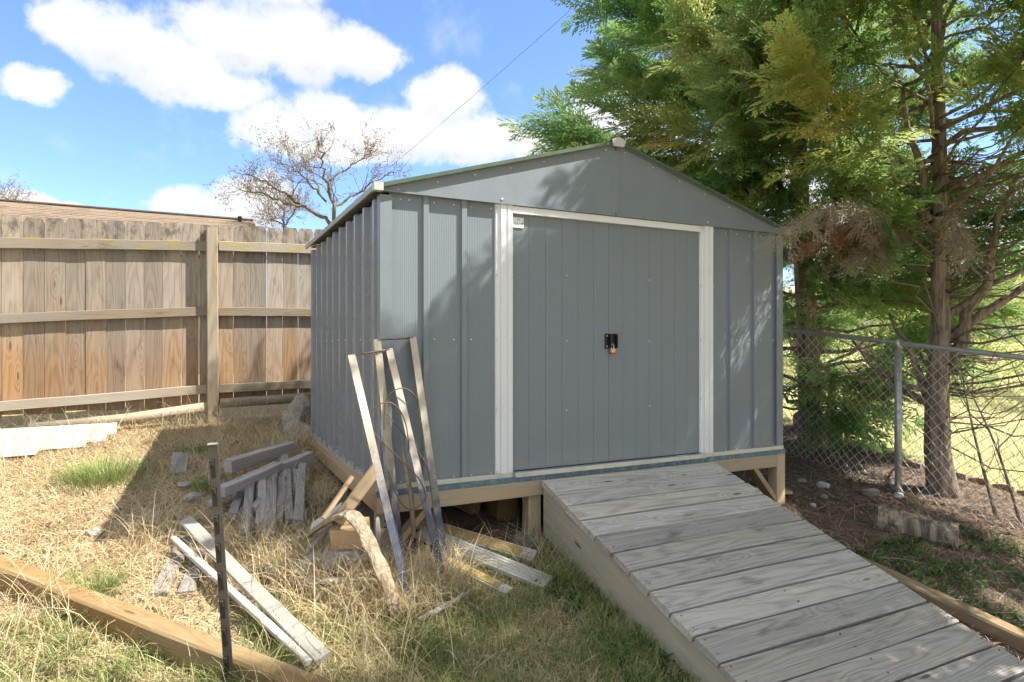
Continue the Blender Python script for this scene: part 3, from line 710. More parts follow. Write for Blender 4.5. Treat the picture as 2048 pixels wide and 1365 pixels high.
# fresh offcuts by the corner post
gboard('post_offcut', 'fresh pine offcut leaning up at the shed corner with split top', 'offcut', (-.275, -.13, .300), (-.060, -.130, .570), .115, .060, M_fresh, up=(-1, .3, .6), rough_end=.02)
gboard('post_offcut', 'thin fresh pine board leaning left of the split offcut', 'offcut', (-.335, -.055, .305), (-.175, -.010, .500), .085, .022, M_fresh, up=(-1, .2, .5))
gboard('post_offcut', 'short square pine block resting on the concrete lump', 'offcut', (-.295, -.10, .232), (-.12, -.165, .235), .12, .115, M_fresh, roll=R(18))
gboard('post_offcut', 'thin pale board end lying behind the pine offcuts', 'offcut', (-.36, .12, .22), (-.21, .06, .33), .085, .02, M_vinyl, up=(-1, .2, .5))

for (a, c, w1, w2, m_, lab) in (((-.42, .02, .10), (-.14, -.02, .36), .030, .018, M_grey, 'grey splintered slat leaning behind the pine offcuts'),
        ((-.30, -.30, .02), (-.02, -.08, .22), .028, .018, M_fresh, 'splintered pine slat leaning on the front frame leg'),
        ((-.46, -.20, .03), (-.16, -.34, .06), .040, .018, M_grey, 'grey splintered slat lying in front of the concrete lumps'),
        ((-.10, -.30, .0), (-.06, -.10, .30), .022, .022, M_grey, 'thin grey stake standing among the frame legs'),
        ((-.52, .30, .10), (-.28, .22, .16), .035, .016, M_whiteboard, 'pale splintered slat lying between pot and offcuts'),
        ((.02, -.62, -.07), (.30, -.50, -.04), .022, .016, M_grey, 'thin grey slat lying in grass at the frame feet')):
    gboard('wood_scrap', lab, 'wood scrap', a, c, w1, w2, m_, 'splintered slats by the shed corner', roll=R(random.uniform(-30, 30)), warp=.006, rough_end=.04)

def lump(name, label, cat, c, r, mat, seed, flat=1., n=2, group=None):
    import bmesh
    bm = bmesh.new(); bmesh.ops.create_icosphere(bm, subdivisions=n, radius=1.)
    rr = np.random.default_rng(seed); K = rr.normal(size=(14, 3)); K /= np.linalg.norm(K, axis=1)[:, None]; off = rr.uniform(.62, .98, 14)
    for v in bm.verts:
        d = np.array(v.co); d /= np.linalg.norm(d); sc2 = min([1.25] + [o / max(1e-3, float(d @ k_)) for o, k_ in zip(off, K) if d @ k_ > .2])
        v.co = Vector(d * sc2 * (1 + rr.normal(0, .02))); v.co.x *= r[0]; v.co.y *= r[1]; v.co.z *= r[2]
    me = bpy.data.meshes.new(name); bm.to_mesh(me); bm.free(); me.materials.append(mat)
    return prop(link(bpy.data.objects.new(name, me), None, Matrix.Translation(c) @ Matrix.Rotation(seed * .7, 4, 'Z')), label, cat, group)
lump('concrete_chunk', 'large broken concrete chunk below the pine block', 'concrete', (-.20, -.10, .09), (.135, .13, .13), M_conc, 3, n=3)
lump('concrete_chunk', 'low grey concrete chunk left of the large broken one', 'concrete', (-.345, -.06, .035), (.11, .10, .08), M_conc, 5, n=3)
lump('concrete_chunk', 'pale flat concrete piece in straw below the large chunk', 'concrete', (-.255, -.25, .0), (.11, .07, .05), M_rock, 8, n=3)
lump('boulder', 'pale boulder at the back left corner of the shed', 'boulder', (-.05, 2.98, .50), (.14, .16, .19), M_rock, 12, n=3)
lump('boulder', 'low pale boulder in front of the larger one by the shed', 'boulder', (-.10, 2.60, .40), (.10, .12, .11), M_rock, 15, n=3)
for i, (x, y, r, lab) in enumerate(((-1.46, .84, .045, 'small white stone at the tip of the shed shadow'), (-1.18, 1.0, .06, 'white stone in sunlit straw left of the lumber pile'),
                             (-.95, 1.25, .055, 'grey stone in the shaded straw behind the stake'), (-.99, 1.52, .05, 'grey stone in shade near the dark block'), (-.82, 1.62, .06, 'angular grey stone behind the stake top'))):
    lump('stone', lab, 'stone', onz(x, y, r * .35), (r * 1.2, r, r * .7), M_rock if i < 2 else M_conc, 20 + i, group='stones in the left yard')

# bent strip of bark-covered wood
pts = [(-.39, .13, .17), (-.325, -.062, .286), (-.262, -.261, .386), (-.217, -.339, .36), (-.179, -.436, .253), (-.15, -.484, .179), (-.106, -.528, .055), (-.05, -.545, -.11)]
mb = MB(); rings = []; side = Vector((.55, .80, .1)).normalized()
PV = [Vector(p) for p in pts]; dense = []
for i in range(len(PV) - 1):
    for k in range(3): dense.append(PV[i].lerp(PV[i + 1], k / 3))
dense.append(PV[-1])
for _ in range(2): dense = [dense[0]] + [(dense[i - 1] + dense[i] * 2 + dense[i + 1]) / 4 for i in range(1, len(dense) - 1)] + [dense[-1]]
sd = Vector((.75, .30, .25))
for i, p in enumerate(dense):
    d = (dense[min(i + 1, len(dense) - 1)] - dense[max(0, i - 1)]).normalized(); a = (sd - d * sd.dot(d)).normalized(); b = d.cross(a)
    wq = .034 + .004 * math.sin(i * 1.7); hq = .013
    rings.append([p - PV[0] + a * (wq * u + random.uniform(-.002, .002)) + b * (hq * v + random.uniform(-.002, .002)) for u, v in ((-1, -.6), (-.5, -1), (.5, -1), (1, -.6), (1, .6), (.4, 1.), (-.4, 1.1), (-1, .6))])
mb.sweep(rings).build('bent_wood_strip', M_strip, None, Matrix.Translation(PV[0]), label='curved weathered strip of wood arching over the pine block', cat='wood strip')

# leaning steel frames
def iron_sun_shade():
    m, q, b = newmat('worn_iron_sun_shade'); P = q.n('ShaderNodeNewGeometry').outputs['Position']; z = q.sep(P)[2]
    n1 = q.noise(P, 14., 5., .7); f = q.ss(q.m('ADD', z, q.m('MULTIPLY', q.m('SUBTRACT', n1, .5), .7)), .25, .8)
    c = q.mix(f, q.mix(n1, (.035, .042, .065), (.10, .11, .15)), q.mix(n1, (.34, .30, .25), (.52, .47, .40)))  # tan sunlit top, blue-black shaded foot, both put into the paint by height
    c = q.mix(q.m('MULTIPLY', q.ss(q.noise(P, 30., 4., .7), .62, .72), .6), c, (.20, .10, .055))
    S(q, b, Base_Color=c, Roughness=.5, Metallic=.1, Specular_IOR_Level=.4); return m
M_iron = iron_sun_shade()
def angle_frame(label, a0, a1, b0, b1):
    r_ = root('angle_iron_frame', tuple(a0), label, 'metal frame')
    for (p, q_) in ((a0, a1), (b0, b1)):
        Mx = frame(p, q_, (0, -1, .2), R(10)); L_ = (Vector(q_) - Vector(p)).length
        sec = [(-.022, 0), (.022, 0), (.022, .004), (-.018, .004), (-.018, -.038), (-.022, -.038)]
        MB().sweep([[(x, y, z) for y, z in sec] for x in (0, L_ * .5, L_)]).build('leg', M_iron, r_, Mx)
    MB().tube([Vector(a1) + Vector((0, 0, -.004)), Vector(b1) + Vector((0, 0, -.004))], .006, 6).build('cross_rod', M_rust, r_)
angle_frame('front angle iron frame leaning toward the shed corner, its feet in the straw', (.013, -.51, -.12), (-.205, -.144, 1.167), (.25, -.346, -.09), (.017, -.064, 1.198))
angle_frame('rear angle iron frame leaning flat against the shed front', (.086, -.09, -.04), (-.052, -.075, 1.25), (.305, -.20, -.06), (.160, -.040, 1.263))
def hoop(label, pts):
    pv = [Vector(p) for p in pts]; d = []
    for i in range(len(pv) - 1):
        p0, p1, p2, p3 = pv[max(0, i - 1)], pv[i], pv[i + 1], pv[min(len(pv) - 1, i + 2)]
        for k in range(5):
            u = k / 5; d.append(.5 * ((2 * p1) + (p2 - p0) * u + (2 * p0 - 5 * p1 + 4 * p2 - p3) * u * u + (3 * p1 - p0 - 3 * p2 + p3) * u ** 3))
    d.append(pv[-1]); rod('wire_hoop', label, 'wire', d, .0035, M_rust, 6)
def at(px, py, Z):     # survey helper: picture bearing + distance -> place
    u = (px - 1024) / 1274; v = -(py - 688) / 1274
    return (-.927 + Z * (.4428 + u * .8966), -3.5015 + Z * (.8967 - u * .4427), 1.225 + Z * v)
hoop('thin wire hoop arching between the front frame legs and trailing down right', [at(742, 870, 3.30), at(741, 836, 3.30), at(750, 816, 3.31), at(772, 805, 3.33), at(795, 815, 3.36), at(812, 850, 3.4), at(818, 900, 3.42)])
hoop('thin wire hoop arching behind the front frame near the shed wall', [at(768, 860, 3.42), at(771, 806, 3.42), at(787, 783, 3.43), at(808, 777, 3.45), at(828, 790, 3.47), at(836, 812, 3.48), at(833, 832, 3.48)])
hoop('long thin wire running down between the frame legs to the ground', [at(744, 862, 3.28), at(775, 895, 3.28), at(810, 928, 3.30), at(842, 965, 3.33), at(850, 1000, 3.36), at(820, 1020, 3.3), at(795, 995, 3.25), at(778, 940, 3.25)])
hoop('low thin wire loop near the feet of the frames', [at(775, 828, 3.44), at(815, 880, 3.46), at(850, 925, 3.46), at(862, 980, 3.44), at(868, 1050, 3.40), at(862, 1105, 3.38)])
rod('broken_stick', 'thin broken brown stick standing between the frame legs', 'stick', [at(828, 1075, 3.42), at(822, 990, 3.44), at(812, 935, 3.45), at(805, 895, 3.46)], [.014, .013, .012, .005], M_strip, 6, lump=.2)

# vinyl strips under the shed front
def vstrip(label, p0, p1, wd, mat, tilt, face=None):
    r_ = root('vinyl_strip', p0, label, 'strip', 'white strips under the shed front'); Mx = frame(p0, p1, (0, 0, 1), tilt); L_ = (Vector(p1) - Vector(p0)).length
    k = 5; sec = [(-wd / 2, -.012)]
    for i in range(k):
        a = -wd / 2 + wd * i / k; sec += [(a + .002, .010), (a + wd / k - .004, .010), (a + wd / k - .002, .004)]
    sec += [(wd / 2, .004), (wd / 2, -.012)]
    MB().sweep([[(x, y, z) for y, z in sec[::-1]] for x in (0, L_)]).build('strip_face', mat, r_, Mx)
    if face: MB().box((.01, -wd / 2 + .01, .0105), (L_ * .9, wd / 2 - .012, .014)).build('foam_backing', face, r_, Mx)
vstrip('tan-faced trim strip lying back-most under the shed front', (.30, .36, .11), (.82, -.26, -.005), .085, M_vinyl, R(30), M_tan)
vstrip('white ridged trim strip lying in the middle under the shed front', (.285, .20, .09), (.755, -.53, -.055), .115, M_vinyl, R(14))
vstrip('white and tan trim strip lying front-most under the shed front', (.22, .02, .05), (.53, -.52, -.068), .07, M_vinyl, R(10), M_tan)
gboard('wood_block', 'square end-grain post offcut lying under the shed by the ramp', 'block', (.915, .30, .125), (.93, .75, .19), .145, .145, M_timber, ch=.012)
gboard('wood_block', 'smaller post offcut lying under the shed left of the square one', 'block', (.735, .42, .13), (.62, .80, .18), .095, .085, M_timber, ch=.008, roll=R(8))
gboard('footing_slab', 'thin concrete footing slab under the post beside the ramp', 'slab', (.85, .02, .0), (1.12, .02, .005), .22, .045, M_conc)
lump('dirt_mound', 'bare earth mound in the gap under the shed front', 'dirt', (.80, .22, .0), (.36, .22, .075), M_soil, 41, n=3)
gboard('scrap_board', 'flat scrap board lying behind the right corner post of the platform', 'board', onz(3.02, .22, .03), onz(3.32, .10, .03), .15, .025, M_frame)

# planter rim sunk in the straw
pot = root('sunken_pot', onz(-.545, -.06, 0), 'round green plant pot rim sunk in the straw', 'pot')
cx, cy = -.545, -.06; cz = g1(cx, cy) + .03
mb = MB(); n_ = 28; rings = []
for (r, z) in ((.135, -.12), (.150, 0), (.156, .012), (.150, .018), (.140, .012), (.132, -.03)):
    rings.append([(cx + r * math.cos(2 * math.pi * k / n_), cy + r * math.sin(2 * math.pi * k / n_), cz + z + .14 * r * math.sin(2 * math.pi * k / n_)) for k in range(n_)])
vs = [p for r in rings for p in r]; fs = [(a * n_ + k, a * n_ + (k + 1) % n_, (a + 1) * n_ + (k + 1) % n_, (a + 1) * n_ + k) for a in range(5) for k in range(n_)]
MB().add(vs, fs).build('pot_rim', M_pot, pot, None, True)
vs = [(cx + .134 * q * math.cos(a), cy + .134 * q * math.sin(a), cz - .028 + .14 * .134 * q * math.sin(a) + .012 * random.random()) for q in (1, .66, .33) for a in [2 * math.pi * k / n_ for k in range(n_)]] + [(cx, cy, cz - .01)]
fs = [(a * n_ + k, a * n_ + (k + 1) % n_, (a + 1) * n_ + (k + 1) % n_, (a + 1) * n_ + k) for a in range(2) for k in range(n_)] + [(2 * n_ + k, 2 * n_ + (k + 1) % n_, 3 * n_) for k in range(n_)]
MB().add(vs, fs).build('pot_soil', M_soil, pot)

# split log on the right, litter and stones
log = root('split_log', onz(3.55, -.78), 'rotten split log chunk lying below the chain link fence', 'log')
rr = random.Random(5); rings = []
A_, B_ = Vector((3.42, -.57, -.015)), Vector((3.68, -.97, -.085))
nrm = Vector((-.84, -.54, 0)); 
for k in range(15):
    p = A_.lerp(B_, k / 14); ring = []
    for j in range(12):
        a = 2 * math.pi * j / 12; rad = .085 * (1 + rr.uniform(-.10, .10)) * (1.15 if j in (5, 6, 7) else 1)
        ring.append(tuple(p + nrm * (rad * math.cos(a) * .8) + Vector((0, 0, 1)) * rad * math.sin(a) * 1.05 + Vector((.54, -.84, 0)) * rr.uniform(-.006, .006) * (3 if k in (0, 14) else 1)))
    rings.append(ring)
MB().sweep(rings).build('log_wood', M_logend, log)
for i, (x, y, r, m_, lab) in enumerate(((3.78, .12, .06, M_plastic, 'crumpled white litter on the mulch left of the fence post'), (3.70, .28, .035, M_rock, 'small pale stone beside the crumpled litter'),
        (4.02, -.12, .07, M_rock, 'flat pale rock beside the foot of the metal fence post'), (4.24, -.22, .05, M_plastic, 'torn grey plastic scrap at the fence post foot'), (3.55, -.05, .04, M_rock, 'small pale stone in the mulch below the litter'),
        (3.30, -.15, .03, M_plastic, 'tiny white scrap on bare dirt right of the platform'))):
    lump('litter_scrap' if m_ is M_plastic else 'stone', lab, 'litter' if m_ is M_plastic else 'stone', onz(x, y, r * .4), (r * 1.2, r * .8, r * .6), m_, 60 + i, n=2)

# ------------------------------------------------------------------ chain link fence
CS = 4.32
clf = root('chain_link_fence', (CS, -.16, 0), 'galvanised chain link fence with round top rail right of the shed', 'fence')
def ctop(n): return 1.232 + .118 * (n + .16)
yy = np.linspace(-2.6, 4.4, 15)
MB().tube([(CS, y, ctop(y)) for y in yy], .021, 10).build('top_rail', M_galv, clf, None, True)
for y in (-.16, 2.5, -2.6):
    MB().tube([(CS, y, g1(CS, y) - .2), (CS, y, ctop(y) - .02)], .027, 12).build('post', M_galv, clf, None, True)
    MB().tube([(CS, y, ctop(y) - .05), (CS, y, ctop(y) + .02), (CS, y, ctop(y) + .034)], [.031, .031, .012], 12).build('post_cap', M_galv, clf, None, True)
    for z in (.3, .62, .95): MB().tube([(CS + .031 * math.cos(a), y + .031 * math.sin(a), g1(CS, y) + z) for a in np.linspace(0, 2 * math.pi, 9)], .003, 4).build('tie_wire', M_wire, clf)
DWv = .044; rows = 28
vs = []; fs = []; j = 0; cols_ = int(7.0 / DWv)
def seg3(p, q, r=.0024):
    k = len(vs); d = (Vector(q) - Vector(p)).normalized(); a = d.cross(Vector((1, 0, 0))).normalized(); b = d.cross(a)
    for e in (p, q):
        for an in (0, 2.094, 4.188): vs.append(tuple(Vector(e) + (a * math.cos(an) + b * math.sin(an)) * r))
    for i in range(3): fs.append((k + i, k + (i + 1) % 3, k + 3 + (i + 1) % 3, k + 3 + i))
for c in range(cols_):
    y0 = -2.6 + c * DWv
    for r in range(rows):
        za, zb = .02 + r * .0437, .02 + (r + 1) * .0437
        ya, yb = (y0, y0 + DWv) if (r + c) % 2 == 0 else (y0 + DWv, y0)
        xa = CS - .028 + .006 * ((r + c) % 2)
        wob = .004 * math.sin(c * .9 + r * .5)
        seg3((xa, ya, ctop(ya) - 1.245 + za + wob), (CS - .028 + .006 * ((r + c + 1) % 2), yb, ctop(yb) - 1.245 + zb + wob))
MB().add(vs, fs).build('wire_mesh', M_wire, clf, kind='stuff')

# scalloped terracotta edging beyond the chain link
def scallop(p, d, h, w_, lab):
    p = Vector(p); d = Vector(d).normalized(); n = Vector((d.y, -d.x, 0)); mb = MB(); k = 7
    top = [(-w_ / 2 + w_ * i / (k - 1), h * (.78 + .22 * math.sin(math.pi * i / (k - 1)))) for i in range(k)]
    loop = [(-w_ / 2, -.06)] + top + [(w_ / 2, -.06)]
    vs = [d * a + Vector((0, 0, b)) + n * o for o in (-.022, .022) for a, b in loop]; L_ = len(loop)
    mb.add(vs, [tuple(range(L_)), tuple(range(L_, 2 * L_))[::-1]] + [(i, L_ + i, L_ + (i + 1) % L_, (i + 1) % L_) for i in range(L_)])
    mb.build('edging_block', M_terra, None, Matrix.Translation(p), label=lab, cat='edging', group='terracotta lawn edging')
EP = [(5.30, 1.62), (5.29, 1.46), (5.28, 1.30), (5.27, 1.14), (5.24, .98), (5.20, .80), (5.18, .64), (5.18, .46), (5.22, .28), (5.28, .12), (5.34, -.05), (5.40, -.21), (5.45, -.38), (5.49, -.55), (5.53, -.72)]
ordn = ['first', 'second', 'third', 'fourth', 'fifth', 'sixth', 'seventh', 'eighth', 'ninth', 'tenth', 'eleventh', 'twelfth', 'thirteenth', 'fourteenth', 'fifteenth']
for i, (x, y) in enumerate(EP):
    x2, y2 = EP[min(i + 1, len(EP) - 1)]; x1, y1 = EP[max(i - 1, 0)]
    hh = .20 if i < 4 else .05
    scallop(onz(x, y), (x2 - x1, y2 - y1, 0), hh, .15, ordn[i] + ' scalloped terracotta edging block from the far left end of the row')

# ------------------------------------------------------------------ trees
def spray_template(seed, nt=16, nl=6, dead=False, wl=.0155):
    r = np.random.default_rng(seed); V = []; T = []
    def tri(a, b, c): V.extend([a, b, c])
    up = lambda x, y: -.30 * x * x - .16 * y * y
    tri((0, -.008, 0), (0, .008, 0), (1., 0, up(1, 0))); T += [.2, .2, .9]
    for i in range(nt):
        x = .08 + .88 * i / (nt - 1) + r.uniform(-.02, .02); sg = 1 if i % 2 else -1
        L = (.38 * (1 - x) ** .6 + .08) * r.uniform(.8, 1.15) * min(1, .45 + 2.2 * x); an = R(31 + r.uniform(-7, 7)) * sg
        dxx, dyy = math.cos(an), math.sin(an); zt = r.uniform(-.04, .06)
        def pt(q): return (x + dxx * L * q, dyy * L * q, up(x + dxx * L * q, dyy * L * q) + zt * q)
        w_ = .0075
        a, b = pt(0), pt(1); tri((a[0] - dyy * w_, a[1] + dxx * w_, a[2]), (a[0] + dyy * w_, a[1] - dxx * w_, a[2]), b); T += [.25, .25, .95]
        for k in range(nl):
            q = .18 + .75 * k / (nl - 1); p = pt(q); s2 = 1 if k % 2 else -1; a2 = an + s2 * R(26 + r.uniform(-8, 8)); l = (.16 * (1 - q * .55)) * r.uniform(.8, 1.2) * (.55 + L)
            dx2, dy2 = math.cos(a2), math.sin(a2); w2 = .011 if dead else wl
            m_ = (p[0] + dx2 * l * .4, p[1] + dy2 * l * .4)
            tri((p[0], p[1], p[2]), (m_[0] - dy2 * w2, m_[1] + dx2 * w2, p[2] - .01), (p[0] + dx2 * l, p[1] + dy2 * l, p[2] - .035)); T += [.3, .5, 1.]
            if not dead:
                tri((p[0], p[1], p[2]), (p[0] + dx2 * l, p[1] + dy2 * l, p[2] - .035), (m_[0] + dy2 * w2, m_[1] - dx2 * w2, p[2] - .005)); T += [.3, 1., .5]
    return np.array(V), np.array(T)
TPL = [spray_template(k) for k in range(4)]; TPLC = [spray_template(k + 20, 9, 3, False, .024) for k in range(2)]; TPLD = [spray_template(k + 9, 11, 4, True) for k in range(2)]
def sprays(name, parent, mat, pos, dirs, ups, size, tint, tpls, **kw):
    Vs = []; Ts = []; n = len(pos); pick = rng.integers(0, len(tpls), n)
    dirs = dirs / np.linalg.norm(dirs, axis=1)[:, None]
    y = np.cross(ups, dirs); y /= np.linalg.norm(y, axis=1)[:, None] + 1e-9; z = np.cross(dirs, y)
    for k, (tv, tt) in enumerate(tpls):
        i = np.where(pick == k)[0]
        if not len(i): continue
        P = pos[i][:, None, :] + size[i][:, None, None] * (tv[None, :, 0:1] * dirs[i][:, None, :] + tv[None, :, 1:2] * y[i][:, None, :] + tv[None, :, 2:3] * z[i][:, None, :])
        Vs.append(P.reshape(-1, 3)); Ts.append((tint[i][:, None] + .40 * (tt[None, :] - .5)).ravel())  # tips yellower by nature, spread widened to put highlights into the colour
    Vv = np.concatenate(Vs); F = np.arange(len(Vv)).reshape(-1, 3)
    return np_mesh(name, Vv, F, mat, parent, {'tint': np.concatenate(Ts)}, **kw)
def curve3(p0, p1, sag, n=8, jit=.03):
    p0, p1 = np.array(p0, float), np.array(p1, float); q = np.linspace(0, 1, n)[:, None]
    P = p0 + (p1 - p0) * q; P[:, 2] += (sag * 4 * q * (1 - q))[:, 0]
    P[1:-1] += rng.normal(0, jit, (n - 2, 3)); return P
def cypress(label, base, trunk_pts, trunk_r, limbs, mat, tint0, tint1, per_m=42, size=(.26, .42), start=.35, density=1., tpl=None):
    tr = root('cypress_tree', base, label, 'tree', 'cypress trees behind the chain link fence')
    MB().tube(trunk_pts, trunk_r, 14, .07).build('trunk', M_bark, tr, None, True)
    pos = []; dr = []; up = []; sz = []; tn = []
    for (p0, p1, sag, r0, st0, lt) in limbs:
        C = curve3(p0, p1, sag); L = np.linalg.norm(np.diff(C, axis=0), axis=1).sum()
        MB().tube([tuple(p) for p in C], [r0 * (1 - .82 * k / 7) for k in range(8)], 7, .06).build('limb', M_bark, tr, None, True)
        n = int(L * per_m * density * (1 - st0) * 1.5)
        q = st0 + (1 - st0) * rng.random(n) ** .8; f = q * 7; i0 = np.minimum(f.astype(int), 6); fr = (f - i0)[:, None]
        P = C[i0] * (1 - fr) + C[i0 + 1] * fr; T = C[i0 + 1] - C[i0]; T /= np.linalg.norm(T, axis=1)[:, None]
        side = np.cross(T, [0, 0, 1.]); side /= np.linalg.norm(side, axis=1)[:, None] + 1e-9
        sw = rng.normal(0, 1, n)[:, None]; vert = rng.normal(.02, .32, n)[:, None]
        d = T * (.75 + .5 * q[:, None]) + side * sw * .75 * (1.15 - q[:, None]) + np.array([0, 0, 1.]) * vert
        off = side * rng.normal(0, .10, n)[:, None] * (1.2 - q[:, None]) + np.array([0, 0, 1.]) * rng.normal(0, .07, n)[:, None]
        pos.append(P + off); dr.append(d); u_ = np.tile([0, 0, 1.], (n, 1)) + rng.normal(0, .75, (n, 3)); up.append(u_)
        sz.append(rng.uniform(size[0], size[1], n) * (.75 + .45 * rng.random(n))); tn.append(np.clip(rng.normal(tint0 + (tint1 - tint0) * rng.random() + lt, .10, n), 0, 1))
    sprays('foliage', tr, mat, np.concatenate(pos), np.concatenate(dr), np.concatenate(up), np.concatenate(sz), np.concatenate(tn), tpl or TPL, kind='stuff')
    return tr
def twigs(tr, items, mat=M_twig):
    for (p0, p1, sag, r0) in items:
        C = curve3(p0, p1, sag, 7, .035)
        MB().tube([tuple(p) for p in C], [r0 * (1 - .75 * k / 6) for k in range(7)], 5, .05).build('dead_branch', mat, tr, None, True)
def limbset(axis_fn, n, z0, z1, rad_fn, rise, az_lo, az_hi, r0=.035, lt=0., seed=1, st=.35):
    r = random.Random(seed); out = []
    for k in range(n):
        z = z0 + (z1 - z0) * (k + r.random()) / n; az = R(az_lo + (az_hi - az_lo) * ((k * .618 + r.random() * .25) % 1)); L = rad_fn(z) * r.uniform(.75, 1.1)
        b = axis_fn(z); e = (b[0] + L * math.cos(az), b[1] + L * math.sin(az), z + rise * L * r.uniform(.6, 1.3)); out.append((b, e, -.06 * L * r.random() - .02, r0 * r.uniform(.7, 1.2), st * r.uniform(.8, 1.2), lt + r.uniform(-.12, .12)))
    return out
# near tree
T1 = onz(4.72, -.26, -.05)
def ax1(z): return (4.72 + .05 * math.sin(z), -.26 + .02 * z, z)
L1 = limbset(ax1, 20, 2.2, 4.2, lambda z: 2.15 - .1 * (z - 2.3), .3, 100, 290, .022, .14, 3, .45)      # towards shed and viewer
L1 += limbset(ax1, 18, 2.3, 4.3, lambda z: 1.7, .3, -85, 95, .018, .02, 4, .25)
L1 += limbset(ax1, 3, 4.3, 5.0, lambda z: 1.6, .4, 170, 260, .026, .05, 5, .4)
L1 += limbset(ax1, 3, 3.7, 4.4, lambda z: 1.95, .24, 205, 232, .028, .1, 15, .4)
t1 = cypress('near cypress tree with bare reddish trunk and yellow-green sprays, just behind the galvanised post', T1,
             [(4.74, -.28, -.15), (4.73, -.27, .05), (4.70, -.26, .30), (4.70, -.25, .8), (4.76, -.25, 1.4), (4.79, -.22, 2.0), (4.80, -.22, 2.7), (4.80, -.2, 3.5), (4.78, -.2, 4.6), (4.76, -.2, 5.6)],
             [.15, .12, .10, .084, .074, .068, .058, .05, .038, .02], L1, M_fol_near, .28, .62, 24, (.38, .60))
twigs(t1, [((4.76, -.24, .95), (5.15, -.62, 2.6), -.08, .062), ((4.77, -.23, 1.2), (5.9, -1.0, 2.6), -.12, .05), ((4.78, -.22, 1.45), (5.25, -.85, 2.0), -.03, .04), ((4.78, -.22, 1.9), (4.45, .25, 3.3), .1, .05), ((4.79, -.2, 2.3), (4.3, -.1, 3.6), -.1, .045),
           ((4.75, -.25, .85), (4.10, .18, 1.05), -.06, .03), ((4.72, -.24, .7), (4.4, .35, 1.3), -.05, .04), ((4.74, -.24, .6), (4.6, .1, 1.5), .03, .045)], M_bark)
r = random.Random(11); it = []
for k in range(105):
    z = r.uniform(.35, 2.8); az = R(r.uniform(-130, 60) if k % 3 else r.uniform(0, 360)); L = r.uniform(.6, 1.9); b = ax1(z)
    it.append((b, (b[0] + L * math.cos(az), b[1] + L * math.sin(az), z + r.uniform(-.1, .75) * L * .6), r.uniform(-.12, .06), r.uniform(.005, .014)))
twigs(t1, it)
# dead drooping sprays over the shed corner
def dead_spray(parent, p0, p1, n, tint, sag=.1):
    C = curve3(p0, p1, sag, 8, .02)
    MB().tube([tuple(p) for p in C], [.012 * (1 - .8 * k / 7) for k in range(8)], 5).build('dead_branch', M_twig, parent, None, True)
    q = .3 + .7 * rng.random(n); f = q * 7; i0 = np.minimum(f.astype(int), 6); fr = (f - i0)[:, None]; P = C[i0] * (1 - fr) + C[i0 + 1] * fr; T = C[i0 + 1] - C[i0]; T /= np.linalg.norm(T, axis=1)[:, None]
    d = T + rng.normal(0, .55, (n, 3)) + np.array([0, 0, -.75]); sprays('dead_foliage', parent, M_dead, P, d, rng.normal(0, 1, (n, 3)), rng.uniform(.16, .36, n), np.clip(rng.normal(tint, .12, n), 0, 1), TPLD, kind='stuff')
dead_spray(t1, (4.75, -.22, 1.95), (2.78, -.36, 2.04), 75, .15, .28)
dead_spray(t1, (4.75, -.22, 2.05), (3.6, .05, 2.05), 90, .85, .22)
dead_spray(t1, (4.75, -.22, 1.9), (3.95, -.1, 1.95), 70, .2, .25)
dead_spray(t1, (4.75, -.22, 2.1), (4.2, -.75, 1.95), 60, .2, .3)
dead_spray(t1, (4.75, -.22, 2.3), (5.0, -1.2, 2.2), 60, .3, .3)
# back tree
T2 = onz(4.86, 1.12, -.05)
def ax2(z): return (4.86 - .03 * z, 1.12 + .03 * z, z)
L2 = limbset(ax2, 21, 2.1, 4.6, lambda z: 2.42 - .25 * abs(z - 2.9), .24, 112, 262, .036, .02, 6, .25)
L2 += limbset(ax2, 9, 1.9, 4.3, lambda z: 1.9, .3, -80, 100, .024, -.05, 7, .4)
L2 += limbset(ax2, 11, 1.5, 2.7, lambda z: 1.15, .22, 170, 330, .022, .0, 16, .2)
L2 += limbset(ax2, 10, .9, 1.9, lambda z: 1.5, .18, -60, 60, .026, -.02, 9, .35)
L2 += limbset(ax2, 4, .45, .9, lambda z: .8, .05, -140, 20, .020, -.05, 10, .25)
t2 = cypress('dense dark green cypress tree rising behind the shed roof', T2,
             [(4.90, 1.10, .0), (4.88, 1.11, .2), (4.86, 1.12, .45), (4.85, 1.13, 1.), (4.82, 1.15, 1.7), (4.78, 1.18, 2.6), (4.74, 1.2, 4.), (4.7, 1.25, 4.8), (4.7, 1.3, 5.4)],
             [.19, .15, .122, .112, .10, .09, .07, .05, .02], L2, M_fol_back, .36, .76, 24, (.40, .66))
r = random.Random(12); it = []
for k in range(24):
    z = r.uniform(.5, 2.6); az = R(r.uniform(-100, 200)); L = r.uniform(.5, 1.6); b = ax2(z)
    it.append((b, (b[0] + L * math.cos(az), b[1] + L * math.sin(az), z + r.uniform(0, .8) * L * .6), r.uniform(-.12, .06), r.uniform(.010, .024)))
twigs(t2, it)
